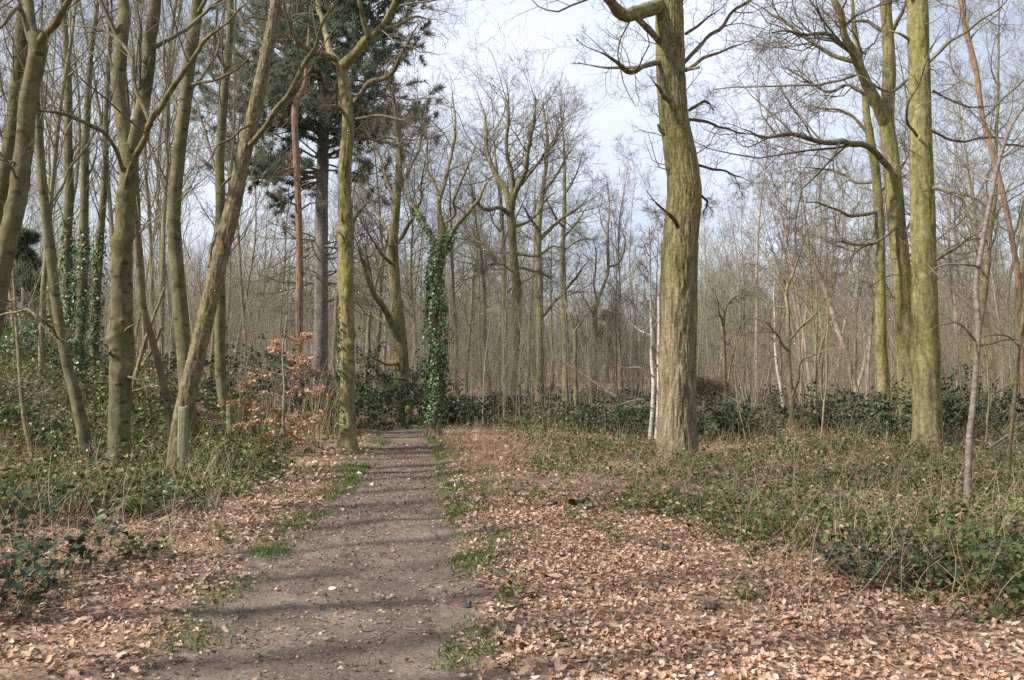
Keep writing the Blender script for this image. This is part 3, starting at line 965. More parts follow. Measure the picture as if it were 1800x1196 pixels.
tree("maple_tree", "pair-stemmed tree with smooth olive bark and scarred trunk, thickest on the left bank", 12.8,
     [(204, 842, 50), (208, 790, 43), (212, 700, 44), (214, 620, 46), (214, 540, 41), (216, 450, 38), (221, 370, 37), (227, 300, 36), (228, 255, 36)],
     [[(224, 270, 29, 0), (215, 210, 27, .1), (208, 150, 26, .2), (215, 70, 24, .3), (218, 0, 22, .5), (224, -140, 18, .8), (230, -340, 12, 1.1), (236, -560, 5, 1.4)],
      [(232, 270, 26, 0), (248, 200, 26, -.1), (260, 110, 24, -.2), (270, 40, 23, -.3), (278, -40, 22, -.4), (290, -200, 17, -.7), (300, -420, 11, -1), (310, -600, 4, -1.2)],
      [(222, 400, 10, -.05), (221, 320, 11, -.12), (245, 260, 12, -.5), (285, 190, 11, -.9), (325, 120, 10, -1.2), (380, 55, 8, -1.6), (440, 5, 6, -2.0), (500, -60, 4, -2.4)],
      [(216, 300, 9, -.1), (200, 260, 8, -.4), (165, 225, 8, -.8), (110, 202, 7, -1.2), (55, 192, 6, -1.6), (0, 190, 5, -2)],
      [(266, 222, 8, -.7), (245, 165, 8, -.6), (230, 100, 7, -.5), (190, 60, 6, -.4), (140, 50, 5, -.3), (80, 45, 4, -.2)],
      [(200, 160, 5, .2), (192, 80, 6, .4), (188, 0, 6, .6), (180, -100, 4, .8)],
      [(245, 160, 5, -.2), (244, 60, 5, -.5), (246, -30, 4, -.7)]],
     bark='maple_bark', twig='maple_twig', style='maple', seed=22, wf=0.86, sides=40, rows=330, amp=0.004, fa=3, fz=6, knots=44, knot_h=0.034, flare=0.18, mult=0.85, stubs=3, wob=0.006)
tree("maple_tree", "slim smooth trunk leaning left from the bramble bank, its foot bent", 13.4,
     [(156, 840, 26), (146, 760, 25), (130, 690, 22), (112, 620, 21), (98, 520, 20), (90, 440, 20), (82, 380, 18), (72, 290, 17), (66, 200, 15), (62, 80, 13), (50, -60, 10), (40, -260, 5)],
     [[(112, 605, 5, -.1), (85, 575, 5, -.5), (55, 555, 4, -.9), (10, 550, 3, -1.3)], [(84, 370, 5, 0), (120, 300, 5, .4), (160, 240, 4, .8), (180, 160, 3, 1.1)]],
     bark='maple_bark', twig='maple_twig', style='maple', seed=23, wf=0.86, sides=20, rows=130, amp=0.003, knots=12, knot_h=0.02, auto=12, auto_t=(0.5, 1), auto_len=0.2, auto_ang=0.7, mult=0.8)
tree("maple_tree", "straight smooth trunk crossed low down by the leaning rough-barked tree", 16.0,
     [(337, 808, 40), (332, 740, 35), (326, 650, 33), (319, 560, 32), (311, 470, 31), (306, 380, 30), (314, 280, 29), (326, 180, 27), (338, 80, 26), (347, 0, 24), (360, -160, 19), (370, -380, 12), (380, -560, 5)],
     [[(338, 155, 7, 0), (360, 130, 6, .3), (385, 80, 5, .6), (400, 20, 4, .9)], [(345, 30, 8, 0), (372, -30, 7, -.4), (405, -120, 5, -.8)],
      [(322, 210, 6, 0), (300, 160, 5, .3), (285, 80, 4, .6), (270, 0, 3, 1)], [(330, 150, 6, 0), (380, 140, 6, -.4), (430, 110, 5, -.8), (470, 60, 3, -1.2)],
      [(352, -70, 8, 0), (320, -150, 6, -.4), (290, -250, 4, -.8)]],
     bark='maple_bark', twig='maple_twig', style='maple', seed=24, wf=0.8, sides=30, rows=300, amp=0.003, fa=3, fz=5, knots=34, knot_h=0.02, auto=8, auto_t=(0.6, 1), auto_len=0.22, auto_ang=0.6, mult=0.85, wob=0.006)
tree("maple_tree", "rough-barked brown tree leaning right across its neighbour on the left bank", 12.6,
     [(308, 848, 38), (318, 750, 36), (338, 660, 36), (362, 560, 35), (386, 460, 34), (406, 380, 33), (425, 290, 31), (446, 200, 28), (466, 110, 26), (484, 20, 24), (498, -80, 20), (520, -260, 14), (540, -460, 6)],
     [[(440, 255, 12, -.1), (468, 222, 12, -.4), (500, 180, 11, -.7), (535, 120, 10, -1), (560, 70, 8, -1.3), (590, 10, 7, -1.6), (630, -70, 4, -2)],
      [(368, 470, 8, .1), (378, 420, 8, .4), (398, 370, 6, .7)],
      [(470, 90, 8, 0), (440, 50, 7, .4), (410, 20, 5, .8), (370, 0, 3, 1.2)], [(490, -30, 8, 0), (540, -90, 6, -.5), (600, -150, 4, -1)],
      [(445, 215, 5, 0), (410, 240, 5, -.4), (370, 280, 4, -.8), (330, 300, 2, -1.2)]],
     bark='rough_bark', twig='maple_twig', style='maple', seed=25, wf=0.86, sides=44, rows=220, amp=0.013, fa=6, fz=7, knots=10, knot_h=0.015, flare=0.25, auto=6, auto_t=(0.7, 1), auto_len=0.2, mult=0.8, wob=0.004)
tree("maple_tree", "thin straight pole of a tree leaning left between the two thick trunks", 15.0,
     [(308, 775, 15), (292, 700, 14), (272, 610, 14), (254, 540, 13), (244, 470, 12), (236, 380, 10), (228, 280, 9), (222, 180, 7), (214, 60, 5), (208, -60, 3)],
     [], bark='maple_bark', twig='maple_twig', style='maple', seed=26, wf=0.9, sides=14, rows=90, amp=0.002, knots=5, auto=9, auto_t=(0.45, 1), auto_len=0.16, auto_ang=0.6, mult=0.6)
tree("maple_tree", "bent-footed smooth grey trunk just left of the copper-leaved sapling", 18.6,
     [(416, 785, 32), (400, 735, 24), (390, 680, 24), (386, 600, 24), (387, 520, 23), (385, 440, 22), (388, 350, 21), (386, 280, 20), (392, 180, 19), (402, 80, 17), (404, 0, 15), (400, -140, 11), (396, -300, 5)],
     [[(390, 330, 7, 0), (372, 270, 6, .3), (350, 200, 5, .6), (330, 120, 3, .9)], [(398, 130, 7, 0), (380, 80, 6, -.3), (380, 20, 5, -.6), (370, -50, 3, -.9)],
      [(388, 330, 6, 0), (425, 290, 5, -.4), (460, 260, 3, -.8)]],
     bark='maple_bark', twig='maple_twig', style='maple', seed=27, wf=0.8, sides=24, rows=150, amp=0.003, knots=14, knot_h=0.025, auto=9, auto_t=(0.5, 1), auto_len=0.2, auto_ang=0.6, mult=0.85)
for k, (lab, Y, tr_, sd) in enumerate([
    ("grey tree rising behind the left-edge trunk with a faint lean to the right", 14.0, [(-40, 720, 34), (-20, 560, 30), (-4, 400, 28), (14, 250, 26), (34, 100, 24), (46, -40, 20), (60, -260, 10)], 31),
    ("ivy-wrapped slender tree, left-hand twin of the close pair behind the slim leaning trunk", 20.0, [(118, 700, 19), (120, 560, 17), (119, 400, 16), (120, 260, 15), (118, 120, 12), (110, 0, 9), (100, -140, 5)], 32),
    ("ivy-wrapped slender tree, right-hand twin of the close pair behind the slim leaning trunk", 19.0, [(140, 690, 18), (140, 600, 17), (146, 480, 16), (148, 360, 15), (152, 240, 13), (160, 120, 10), (175, 0, 7), (185, -120, 4)], 33),
    ("ivy-wrapped slender tree standing alone just left of the pair-stemmed tree", 20.5, [(166, 690, 15), (168, 560, 14), (176, 440, 13), (184, 320, 11), (190, 200, 9), (192, 80, 7), (196, -60, 4)], 34),
]):
    t_, b_, P_, R_ = tree("maple_tree", lab, Y, tr_, [], bark='maple_bark', twig='maple_twig', style='maple', seed=sd, sides=16, rows=120, amp=0.003, knots=6, auto=16, auto_t=(0.4, 1), auto_len=0.2, auto_ang=0.6, mult=0.75)
    if k in (1, 2):
        ivy_on(t_, b_, P_, R_, 0.02, 0.36, 1700, 0.10, 40 + k, 0.058)
    elif k == 3:
        ivy_on(t_, b_, P_, R_, 0.10, 0.38, 1300, 0.10, 44, 0.058)

# --- the oak with the dead bough and the ivy tree at the end of the path
tree("oak_tree", "oak at the end of the path with a heavy dark bough rising left", 25.5,
     [(708, 752, 32), (707, 700, 26), (704, 640, 25), (700, 580, 24), (696, 520, 21), (693, 440, 18), (697, 360, 16), (702, 300, 12), (700, 230, 9), (690, 150, 5)],
     [[(702, 598, 15, -.1), (690, 575, 14, -.3), (678, 548, 12, -.5), (660, 522, 11, -.8), (645, 490, 9, -1.1), (636, 455, 7, -1.4), (622, 420, 5, -1.7), (600, 385, 3, -2)],
      [(690, 575, 7, -.3), (672, 565, 7, .0), (650, 540, 5, .3), (630, 500, 3, .6)],
      [(696, 430, 8, 0), (718, 400, 7, -.3), (735, 360, 6, -.6), (745, 300, 4, -.9), (755, 240, 2, -1.2)],
      [(698, 360, 8, 0), (680, 320, 7, .4), (665, 270, 5, .8), (640, 220, 3, 1.2)],
      [(700, 330, 7, 0), (725, 290, 6, .3), (745, 230, 5, .6), (750, 160, 3, .9)],
      [(694, 470, 6, 0), (665, 440, 5, -.5), (640, 400, 4, -1), (620, 350, 2, -1.5)],
      [(694, 420, 6, 0), (670, 390, 5, .5), (650, 340, 4, 1), (635, 290, 2, 1.5)],
      [(703, 640, 5, -.1), (680, 640, 4, -.5), (650, 628, 3, -.9), (625, 640, 2, -1.2)]],
     bark='mid_bark', style='oakfar', seed=41, sides=28, rows=160, amp=0.010, knots=14, knot_h=0.04, first=11, mult=1.25, rmin=0.004, stubs=2)
tQ, bQ, PQ, RQ = tree("oak_tree", "crooked tree wrapped in dark ivy up to its fork, right of the path end", 20.5,
     [(762, 772, 27), (763, 740, 22), (764, 650, 20), (764, 560, 19), (766, 480, 18), (772, 430, 16), (778, 405, 14), (774, 380, 12)],
     [[(776, 410, 10, 0), (772, 370, 9, .1), (772, 345, 8, .2), (785, 310, 7, .3), (795, 270, 6, .4), (800, 200, 5, .5), (790, 130, 3, .6)],
      [(782, 440, 10, 0), (793, 410, 9, -.2), (815, 385, 8, -.4), (838, 355, 7, -.7), (855, 325, 5, -1), (880, 295, 3, -1.2)],
      [(768, 430, 9, 0), (750, 405, 8, .2), (738, 380, 7, .4), (722, 350, 6, .6), (712, 310, 4, .8), (705, 250, 3, 1)],
      [(776, 395, 5, 0), (800, 380, 5, -.3), (797, 350, 5, -.5), (815, 310, 4, -.8), (830, 270, 3, -1.1), (850, 220, 2, -1.4)],
      [(772, 345, 6, .2), (755, 300, 5, .5), (750, 240, 4, .8), (765, 180, 2, 1.1)]],
     bark='oak_bark', style='oakfar', seed=42, sides=24, rows=130, amp=0.008, knots=8, first=7, mult=0.9, rmin=0.004)
ivy_on(tQ, bQ, PQ, RQ, 0.09, 0.90, 6000, 0.205, 45, 0.066)
pl, ql = world_line([(768, 430, 9, 0), (750, 405, 8, .2), (738, 380, 7, .4), (728, 360, 6, .5)], 20.5, 30)
ivy_on(tQ, bQ, pl, ql, 0.0, 1.0, 520, 0.10, 46, 0.062)
pl, ql = world_line([(782, 440, 10, 0), (793, 410, 9, -.2), (805, 395, 8, -.3)], 20.5, 30)
ivy_on(tQ, bQ, pl, ql, 0.0, 0.8, 320, 0.08, 47, 0.062)

# --- middle distance, centre
tree("oak_tree", "dark oak with a wide spreading crown in the middle of the view", 29.0,
     [(906, 745, 24), (906, 700, 19), (906, 620, 19), (908, 560, 18), (907, 500, 17), (902, 430, 15), (897, 375, 16)],
     [[(897, 380, 12, 0), (890, 340, 11, .3), (870, 305, 9, .6), (855, 260, 7, .9), (850, 200, 5, 1.2), (830, 140, 3, 1.5)],
      [(898, 378, 12, 0), (905, 340, 11, -.3), (922, 300, 9, -.6), (930, 250, 7, -.9), (940, 190, 5, -1.2), (930, 130, 3, -1.5)],
      [(896, 378, 9, 0), (880, 366, 8, -.4), (855, 368, 7, -.8), (830, 345, 5, -1.2), (810, 330, 3, -1.5)],
      [(900, 375, 10, 0), (900, 320, 8, -.3), (890, 260, 7, -.5), (895, 180, 5, -.7), (880, 120, 3, -.9)],
      [(908, 445, 6, 0), (940, 450, 5, -.5), (975, 435, 4, -1), (1010, 440, 2, -1.5)],
      [(903, 400, 6, 0), (935, 385, 5, .5), (960, 350, 4, 1), (990, 330, 2, 1.5)],
      [(900, 445, 6, 0), (865, 440, 5, .5), (830, 420, 4, 1), (800, 400, 2, 1.4)],
      [(906, 480, 5, 0), (880, 465, 5, -.5), (850, 470, 4, -1)],
      [(905, 470, 5, 0), (950, 480, 4, .5), (980, 500, 3, .9)],
      [(912, 330, 6, -.3), (945, 290, 5, -.9), (980, 240, 4, -1.5), (1010, 200, 2, -2)]],
     bark='mid_bark', style='oakfar', seed=51, sides=24, rows=130, amp=0.010, knots=14, knot_h=0.05, first=12, mult=1.4, rmin=0.0045, lump=0.08)
tree("oak_tree", "slimmer oak just right of the dark spreading one, with an upward bough to the right", 31.0,
     [(949, 740, 18), (949, 660, 15), (948, 560, 13), (948, 470, 12), (948, 410, 11), (955, 330, 8), (962, 250, 6), (955, 180, 3)],
     [[(955, 555, 7, 0), (975, 530, 6, -.4), (1000, 505, 6, -.8), (1025, 470, 4, -1.2), (1045, 435, 2, -1.5)],
      [(950, 420, 8, 0), (975, 395, 7, .4), (1000, 375, 6, .8), (1025, 360, 4, 1.2), (1045, 330, 2, 1.6)],
      [(950, 410, 6, 0), (930, 380, 5, -.4), (915, 350, 4, -.8)], [(955, 340, 6, 0), (985, 300, 5, -.5), (1010, 250, 3, -1)],
      [(948, 430, 5, 0), (920, 410, 4, .6), (900, 390, 3, 1.1)], [(960, 270, 5, 0), (985, 220, 3, .4), (1000, 160, 2, .8)]],
     bark='far_bark', style='oakfar', seed=52, sides=18, rows=100, amp=0.008, knots=8, first=11, mult=1.25, rmin=0.005)
tree("oak_tree", "thin oak with a kinked stem left of the white birches, crown fanning over bare sky", 33.0,
     [(994, 735, 14), (994, 650, 12), (992, 560, 11), (990, 480, 10), (990, 400, 8), (992, 320, 6), (990, 240, 4), (985, 180, 2)],
     [[(992, 540, 6, 0), (1005, 560, 5, -.2), (1015, 590, 4, -.3)], [(990, 420, 5, 0), (1015, 390, 4, .5), (1040, 350, 2, 1)], [(990, 400, 5, 0), (970, 370, 4, -.5), (950, 330, 2, -1)],
      [(990, 350, 4, 0), (1010, 310, 3, -.5), (1030, 260, 2, -1)], [(990, 440, 4, 0), (1030, 420, 3, -.5), (1060, 430, 2, -1)]],
     bark='far_bark', style='oakfar', seed=53, sides=14, rows=80, amp=0.006, knots=5, first=9, mult=1.2, rmin=0.005)
tree("oak_tree", "short thin tree with a dark knotted top in front of the far oaks", 24.0,
     [(1016, 770, 9), (1013, 700, 7.5), (1011, 640, 7), (1010, 580, 8)],
     [[(1010, 585, 5, 0), (1002, 560, 4, 0), (992, 530, 3, .2), (985, 500, 2, .4)], [(1010, 582, 4, 0), (1030, 555, 3, -.3), (1055, 525, 2, -.6)],
      [(1010, 582, 4, 0), (1018, 550, 3, .3), (1012, 510, 2, .5)]],
     bark='far_bark', style='oakfar', seed=54, sides=12, rows=60, amp=0.004, knots=4, first=7, mult=0.8, rmin=0.004)
tree("oak_tree", "pale twisted tree with an open top standing against the bright gap of sky", 36.0,
     [(1044, 735, 13), (1044, 650, 10), (1046, 570, 9), (1050, 530, 8), (1060, 500, 6), (1070, 470, 6), (1068, 420, 5), (1072, 360, 3), (1070, 320, 2)],
     [[(1050, 535, 5, 0), (1045, 500, 4, .3), (1048, 450, 3, .6), (1040, 400, 2, .9)], [(1070, 470, 5, 0), (1090, 460, 4, -.3), (1098, 430, 3, -.6), (1090, 390, 2, -.9)],
      [(1046, 560, 4, 0), (1030, 530, 3, -.4), (1015, 500, 2, -.8)], [(1068, 420, 3, 0), (1055, 380, 2, .3), (1060, 330, 2, .6)]],
     bark='far_bark', style='oakfar', seed=55, sides=12, rows=80, amp=0.006, knots=5, first=7, mult=0.9, rmin=0.005)
tree("oak_tree", "pale green trunk close behind and left of the dark spreading oak", 33.0,
     [(886, 735, 13), (886, 640, 11), (886, 540, 10), (884, 450, 9), (880, 360, 7), (870, 280, 5), (865, 200, 3)],
     [], bark='far_bark', style='oakfar', seed=56, sides=12, rows=80, amp=0.006, knots=5, auto=14, auto_t=(0.35, 1), auto_len=0.35, rmin=0.005)

# --- birches and small trees, right
for lab, Y, tr_, lm, sd, bk, tw, st, au in [
    ("left-hand of two slim white birch stems beside the massive oak", 18.5, [(1141, 782, 8), (1146, 730, 7.5), (1147, 650, 7), (1144, 560, 5.5), (1143, 480, 4), (1141, 400, 3)],
     [[(1146, 720, 3, 0), (1132, 706, 3, -.2), (1105, 706, 2, -.5), (1080, 715, 1.5, -.8)], [(1146, 660, 4, 0), (1125, 648, 3.5, -.3), (1080, 645, 2, -.8)], [(1143, 590, 3, 0), (1115, 570, 3, .3), (1085, 540, 2, .6)]], 61, 'birch_bark', 'birch_twig', 'birch', 8),
    ("right-hand of two slim white birch stems, nearest the massive oak", 18.3, [(1151, 786, 8), (1156, 740, 7), (1157, 640, 6), (1159, 560, 5), (1160, 470, 4), (1166, 380, 2.5)], [], 62, 'birch_bark', 'birch_twig', 'birch', 8),
    ("small many-branched tree with a forked green stem midway between the two great oaks", 19.5,
     [(1391, 785, 12), (1391, 730, 10.5), (1390, 690, 10), (1385, 640, 9), (1386, 580, 9)],
     [[(1386, 590, 7, 0), (1384, 550, 7, 0), (1382, 515, 6, .1), (1400, 470, 4, .2), (1415, 420, 3, .3), (1425, 380, 2, .4)], [(1382, 520, 5, .1), (1360, 480, 4, .3), (1340, 440, 3, .6), (1325, 400, 2, .9)],
      [(1392, 700, 6, 0), (1402, 670, 5, -.2), (1410, 640, 4, -.4), (1440, 620, 3, -.7), (1490, 600, 2, -1)], [(1388, 598, 5, 0), (1415, 570, 4, -.3), (1440, 540, 3, -.6), (1455, 500, 2, -.9)],
      [(1386, 620, 4, 0), (1360, 580, 3, -.4), (1330, 560, 2, -.8)], [(1384, 540, 4, 0), (1360, 540, 3, .4), (1320, 510, 2, .9)]], 63, 'far_bark', 'oak_twig', 'oakfar', 0),
    ("slim brown stem with a bent top just right of the massive oak", 20.0, [(1276, 785, 9), (1275, 720, 8), (1274, 640, 7), (1271, 570, 7), (1276, 540, 5), (1295, 520, 4), (1320, 500, 3)],
     [[(1275, 700, 4, 0), (1285, 640, 3.5, .2), (1300, 580, 3, .4), (1325, 500, 2, .6)], [(1271, 575, 4, 0), (1262, 540, 3, -.3), (1258, 500, 2, -.5)]], 64, 'rough_bark', 'far_twig', 'oakfar', 4),
    ("pinkish birch leaning left behind the small forked tree", 27.0, [(1518, 745, 11), (1506, 690, 10), (1490, 630, 9.5), (1470, 570, 9), (1455, 520, 8.5), (1438, 480, 7), (1415, 430, 6), (1385, 385, 4), (1360, 360, 3)], [], 65, 'pink_birch', 'birch_twig', 'birch', 10),
    ("white birch stem leaning slightly left in the thicket behind the forked tree", 26.0, [(1379, 745, 6), (1374, 690, 5.5), (1366, 640, 5), (1362, 580, 4), (1360, 480, 2.5)], [], 66, 'birch_bark', 'birch_twig', 'birch', 6),
    ("pinkish birch stem upright left of the leaning green oak", 28.0, [(1524, 730, 7), (1527, 640, 6), (1534, 560, 5), (1540, 480, 4), (1545, 380, 2.5)], [], 67, 'pink_birch', 'birch_twig', 'birch', 7),
    ("slim pale sapling with shiny banded bark bending right, nearest the right edge", 9.9, [(1697, 868, 14), (1703, 800, 12), (1709, 720, 10.5), (1714, 640, 10), (1716, 590, 10), (1718, 500, 9), (1728, 440, 8.5), (1741, 370, 8), (1757, 290, 7), (1775, 230, 7), (1800, 185, 5), (1830, 120, 3)],
     [[(1716, 600, 5, 0), (1690, 575, 4, -.1), (1660, 568, 3, -.3), (1625, 585, 2, -.5)], [(1722, 470, 5, 0), (1690, 462, 4, -.2), (1650, 470, 3, -.4), (1600, 490, 2, -.6)], [(1718, 610, 4, 0), (1760, 598, 3, .2), (1810, 605, 2, .4)],
      [(1735, 400, 4, 0), (1700, 370, 3, .3), (1660, 350, 2, .5)], [(1745, 345, 4, 0), (1780, 330, 3, -.2), (1830, 310, 2, -.4)], [(1755, 290, 4, 0), (1740, 240, 3, .2), (1735, 180, 2, .4)], [(1765, 255, 4, 0), (1810, 255, 3, .2), (1850, 230, 2, .3)],
      [(1700, 850, 3, 0), (1698, 780, 2.5, .1), (1705, 740, 2, .2)]], 68, 'silver_bark', 'birch_twig', 'sapling', 3),
    ("thin brown sapling at the very right edge with criss-cross side shoots", 12.5, [(1770, 845, 10), (1774, 780, 8), (1782, 700, 7), (1792, 620, 6.5), (1800, 540, 6), (1812, 420, 5), (1830, 280, 3)],
     [[(1795, 610, 3, 0), (1750, 590, 3, -.2), (1700, 595, 2, -.4)], [(1785, 690, 3, 0), (1740, 690, 2, .2), (1700, 700, 1.5, .4)], [(1776, 770, 3, 0), (1755, 780, 2.5, 0), (1735, 800, 2, .1)]], 69, 'rough_bark', 'oak_twig', 'sapling', 8),
    ("tall reddish thin-barked tree leaning in from the top right corner", 24.0, [(1800, 740, 12), (1797, 620, 11), (1790, 500, 10), (1775, 400, 9.5), (1755, 310, 9), (1728, 210, 9), (1715, 120, 9), (1692, 30, 8.5), (1685, -60, 8), (1670, -180, 4)], [], 70, 'scots_bark', 'far_twig', 'oakfar', 12),
]:
    tree("birch_tree" if 'birch' in bk else ("sapling" if st == 'sapling' else "small_tree"), lab, Y, tr_, lm, bark=bk, twig=tw, style=st, seed=sd, sides=14, rows=100, amp=0.0015, knots=6, knot_h=0.006,
         auto=au, auto_t=(0.35, 1), auto_len=0.25, auto_ang=0.8, flare=0.2, mult=0.8 if st != 'sapling' else 0.9, rmin=0.0028 if Y < 15 else 0.0036, lump=0.06,
         category="sapling" if st == 'sapling' else "tree", wob=0.01)

# ------------------------------------------------------------------ pines
def tuft_mesh(geo, pos, dirs, size, r, needles=8):
    N = len(pos)
    d = nrm(dirs[:, None, :] * 0.9 + r.normal(0, 0.75, (N, needles, 3)))
    q = r.normal(0, 1, (N, needles, 3))
    side = nrm(np.cross(d, q))
    ln = size[:, None, None] * r.uniform(0.6, 1.1, (N, needles, 1))
    w = 0.105 * size[:, None, None]
    p = pos[:, None, :]
    v = np.stack([p + side * w * 0.5 + d * ln * 0.1, p - side * w * 0.5 + d * ln * 0.1, p + d * ln], 2)
    f = np.arange(N * needles * 3).reshape(-1, 3)
    geo.put(v, f)


def pine(name, label, Y, trunk, bark, z0, z1, rad, nb, seed, tufts=10, dead=14, size=0.30, profile=None, dead_range=(0.35, 1.0), group=None):
    r = np.random.default_rng(seed)
    P, R = world_line(trunk, Y, 120, True)
    base = np.array([P[0, 0], P[0, 1], float(ground(P[0, 0], P[0, 1]))])
    t = thing(name, base, label, "tree", group)
    g = Geo()
    stem(g, P, R, 26, 0.010, 5, 3, 0.05, (), 0.3, seed)
    add("trunk", g.mesh("trunk", M[bark], base), t)
    tz = P[:, 2]
    z = z0 + (z1 - z0) * r.random(nb) ** 0.9
    u = (z - z0) / (z1 - z0)
    idx = np.clip(np.searchsorted(tz, z), 0, len(P) - 1)
    a = r.uniform(0, 6.283, nb)
    D = np.stack([np.cos(a), np.sin(a), 0.05 + 0.5 * u + r.normal(0, .1, nb)], -1)
    prof = (1 - u) ** 0.5 * (0.45 + 0.55 * np.sin(np.pi * np.clip(u + 0.28, 0, 1))) if profile is None else profile(u)
    L = rad * np.maximum(prof, 0.18) * r.uniform(0.7, 1.15, nb)
    bp, br = grow(r, P[idx], D, L, np.clip(L * 0.013, 0.012, 0.07), 9, 0.14, 0.02, 0.75)
    bg = Geo()
    tubes(bg, bp, br, 5)
    p1, d1, l1, r1 = spawn(r, bp, br, 12, 0.22, 1.0, 0.8, 0.38, 0.5, 0.008, 0.5)
    sp, sr = grow(r, p1, d1, l1, r1, 6, 0.15, 0.07, 0.6)
    tubes(bg, sp, sr, 3)
    if dead:
        zd = z0 - (z0 - 2.0) * (dead_range[0] + (dead_range[1] - dead_range[0]) * r.random(dead)) * 0.75
        ia = np.clip(np.searchsorted(tz, zd), 0, len(P) - 1)
        a = r.uniform(0, 6.283, dead)
        dp, dr = grow(r, P[ia], np.stack([np.cos(a), np.sin(a), r.normal(-0.05, .15, dead)], -1), r.uniform(0.35, 0.8, dead) * rad, np.full(dead, 0.035), 9, 0.16, 0.03, 0.7)
        tubes(bg, dp, dr, 5)
        crown(bg, r, dp, dr, 'oakfar', 0.005, 0.6)
    add("branches", bg.mesh("branches", M['rough_bark' if bark == 'pine_bark' else bark], base), t, kind="stuff")
    n = len(sp) * tufts
    tt = r.uniform(0.25, 1.0, (len(sp), tufts)) ** 0.6
    x = np.clip(tt * 5, 0, 4.999)
    i = x.astype(int)
    f = (x - i)[..., None]
    ii = np.arange(len(sp))[:, None]
    pos = (sp[ii, i] * (1 - f) + sp[ii, i + 1] * f).reshape(-1, 3)
    dr_ = nrm(sp[ii, i + 1] - sp[ii, i]).reshape(-1, 3) + np.array([0, 0, 0.35])
    ng = Geo()
    tuft_mesh(ng, pos, nrm(dr_), r.uniform(0.7, 1.2, n) * size, r)
    add("needles", ng.mesh("needles", M['needle'], base, False), t, kind="stuff")
    return t


pine("pine_tree", "tall dark pine with purple-grey trunk and broad layered crown, left of the path", 35.0,
     [(563, 745, 34), (563, 690, 27), (564, 560, 25), (565, 430, 24), (566, 330, 22), (569, 230, 19), (572, 120, 14), (575, 30, 8), (576, -30, 3)],
     'pine_bark', 8.5, 16.4, 4.4, 130, 71, tufts=12, dead=30, size=0.33, profile=lambda u: np.sqrt(np.clip(1 - ((u - 0.38) / 0.64) ** 2, 0.04, 1)))
pine("pine_tree", "thin reddish pine trunk forking below the dark pine's crown, left of its trunk", 24.0,
     [(528, 700, 16), (526, 600, 14), (527, 480, 13), (525, 380, 12), (521, 280, 12), (519, 190, 12), (535, 150, 9), (540, 100, 8), (545, 40, 6), (548, -30, 4)],
     'scots_bark', 8.6, 11.5, 0.9, 16, 72, tufts=4, dead=8, size=0.20)
pine("pine_tree", "small far conifer, a dark green-grey patch behind the pale twisted tree", 62.0, [(1066, 720, 10), (1066, 620, 9), (1066, 575, 5), (1066, 560, 2)],
     'pine_bark', 2.2, 5.4, 1.9, 30, 73, tufts=9, dead=0, size=0.36)
pine("conifer_tree", "dark green conifer on the bank top at the far left, between slim trunks", 27.0, [(42, 680, 14), (42, 560, 11), (43, 470, 7), (44, 420, 3)],
     'pine_bark', 1.7, 5.4, 1.3, 40, 74, tufts=9, dead=0, size=0.26)

# ------------------------------------------------------------------ background wood: a few kinds of tree, each tree a copy of its own
def archetype(kind, seed):
    """meshes of one bare tree standing at the origin: trunk, crown"""
    r = np.random.default_rng(seed)
    H, r0, n, style, lean = {'slender': (15, 0.082, 34, 'maple', 0.03), 'spreading': (14, 0.135, 22, 'oakfar', 0.04), 'pole': (8.5, 0.042, 20, 'maple', 0.04),
                             'birch': (11, 0.075, 26, 'birch', 0.04), 'whip': (5.0, 0.026, 16, 'sapling', 0.06)}[kind]
    K = 26
    P, R = grow(r, np.array([[0, 0, -0.15]]), np.array([[r.normal(0, .05), r.normal(0, .05), 1.0]]), np.array([H]), np.array([r0]), K, lean, 0.06, 0.9)
    g = Geo()
    Ps = spline(np.c_[P[0], R[0]], 60)
    stem(g, Ps[:, :3], Ps[:, 3], 12, r0 * 0.03, 3, 2, 0.07, [(r.uniform(1, H * .7), r.uniform(0, 6.28), r0 * 0.7, r0 * 0.2) for _ in range(8)], 0.3, seed)
    bk = {'birch': 'pink_birch', 'slender': 'far_bark', 'spreading': 'far_bark', 'pole': 'far_bark', 'whip': 'far_bark'}[kind]
    me_t = g.mesh("trunk_" + kind, M[bk])
    t0 = {'slender': 0.28, 'spreading': 0.30, 'pole': 0.25, 'birch': 0.3, 'whip': 0.2}[kind]
    ang = {'slender': 0.62, 'spreading': 0.95, 'pole': 0.6, 'birch': 0.7, 'whip': 0.6}[kind]
    lf = {'slender': 0.26, 'spreading': 0.42, 'pole': 0.24, 'birch': 0.22, 'whip': 0.3}[kind]
    p, D, L, rr = spawn(r, P, R, n, t0, 1.0, ang, lf, 0.5, 0.008, 0.25)
    A, B = grow(r, p, D, L, rr, 12, 0.13 if kind != 'spreading' else 0.2, 0.07, 0.8)
    tg = Geo()
    tubes(tg, A, B, 4)
    crown(tg, r, A, B, style, 0.0045, {'slender': 0.75, 'spreading': 0.9, 'pole': 0.6, 'birch': 0.7, 'whip': 0.8}[kind], 0.2)
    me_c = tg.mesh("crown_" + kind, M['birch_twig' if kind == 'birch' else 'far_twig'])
    return me_t, me_c


ARCH = {k: [archetype(k, 100 + 10 * j + i) for i in range(c)] for j, (k, c) in enumerate([('slender', 4), ('spreading', 3), ('pole', 4), ('birch', 3), ('whip', 2)])}
NAMES = {'slender': "slender_tree", 'spreading': "spreading_tree", 'pole': "pole_tree", 'birch': "birch_tree", 'whip': "sapling"}


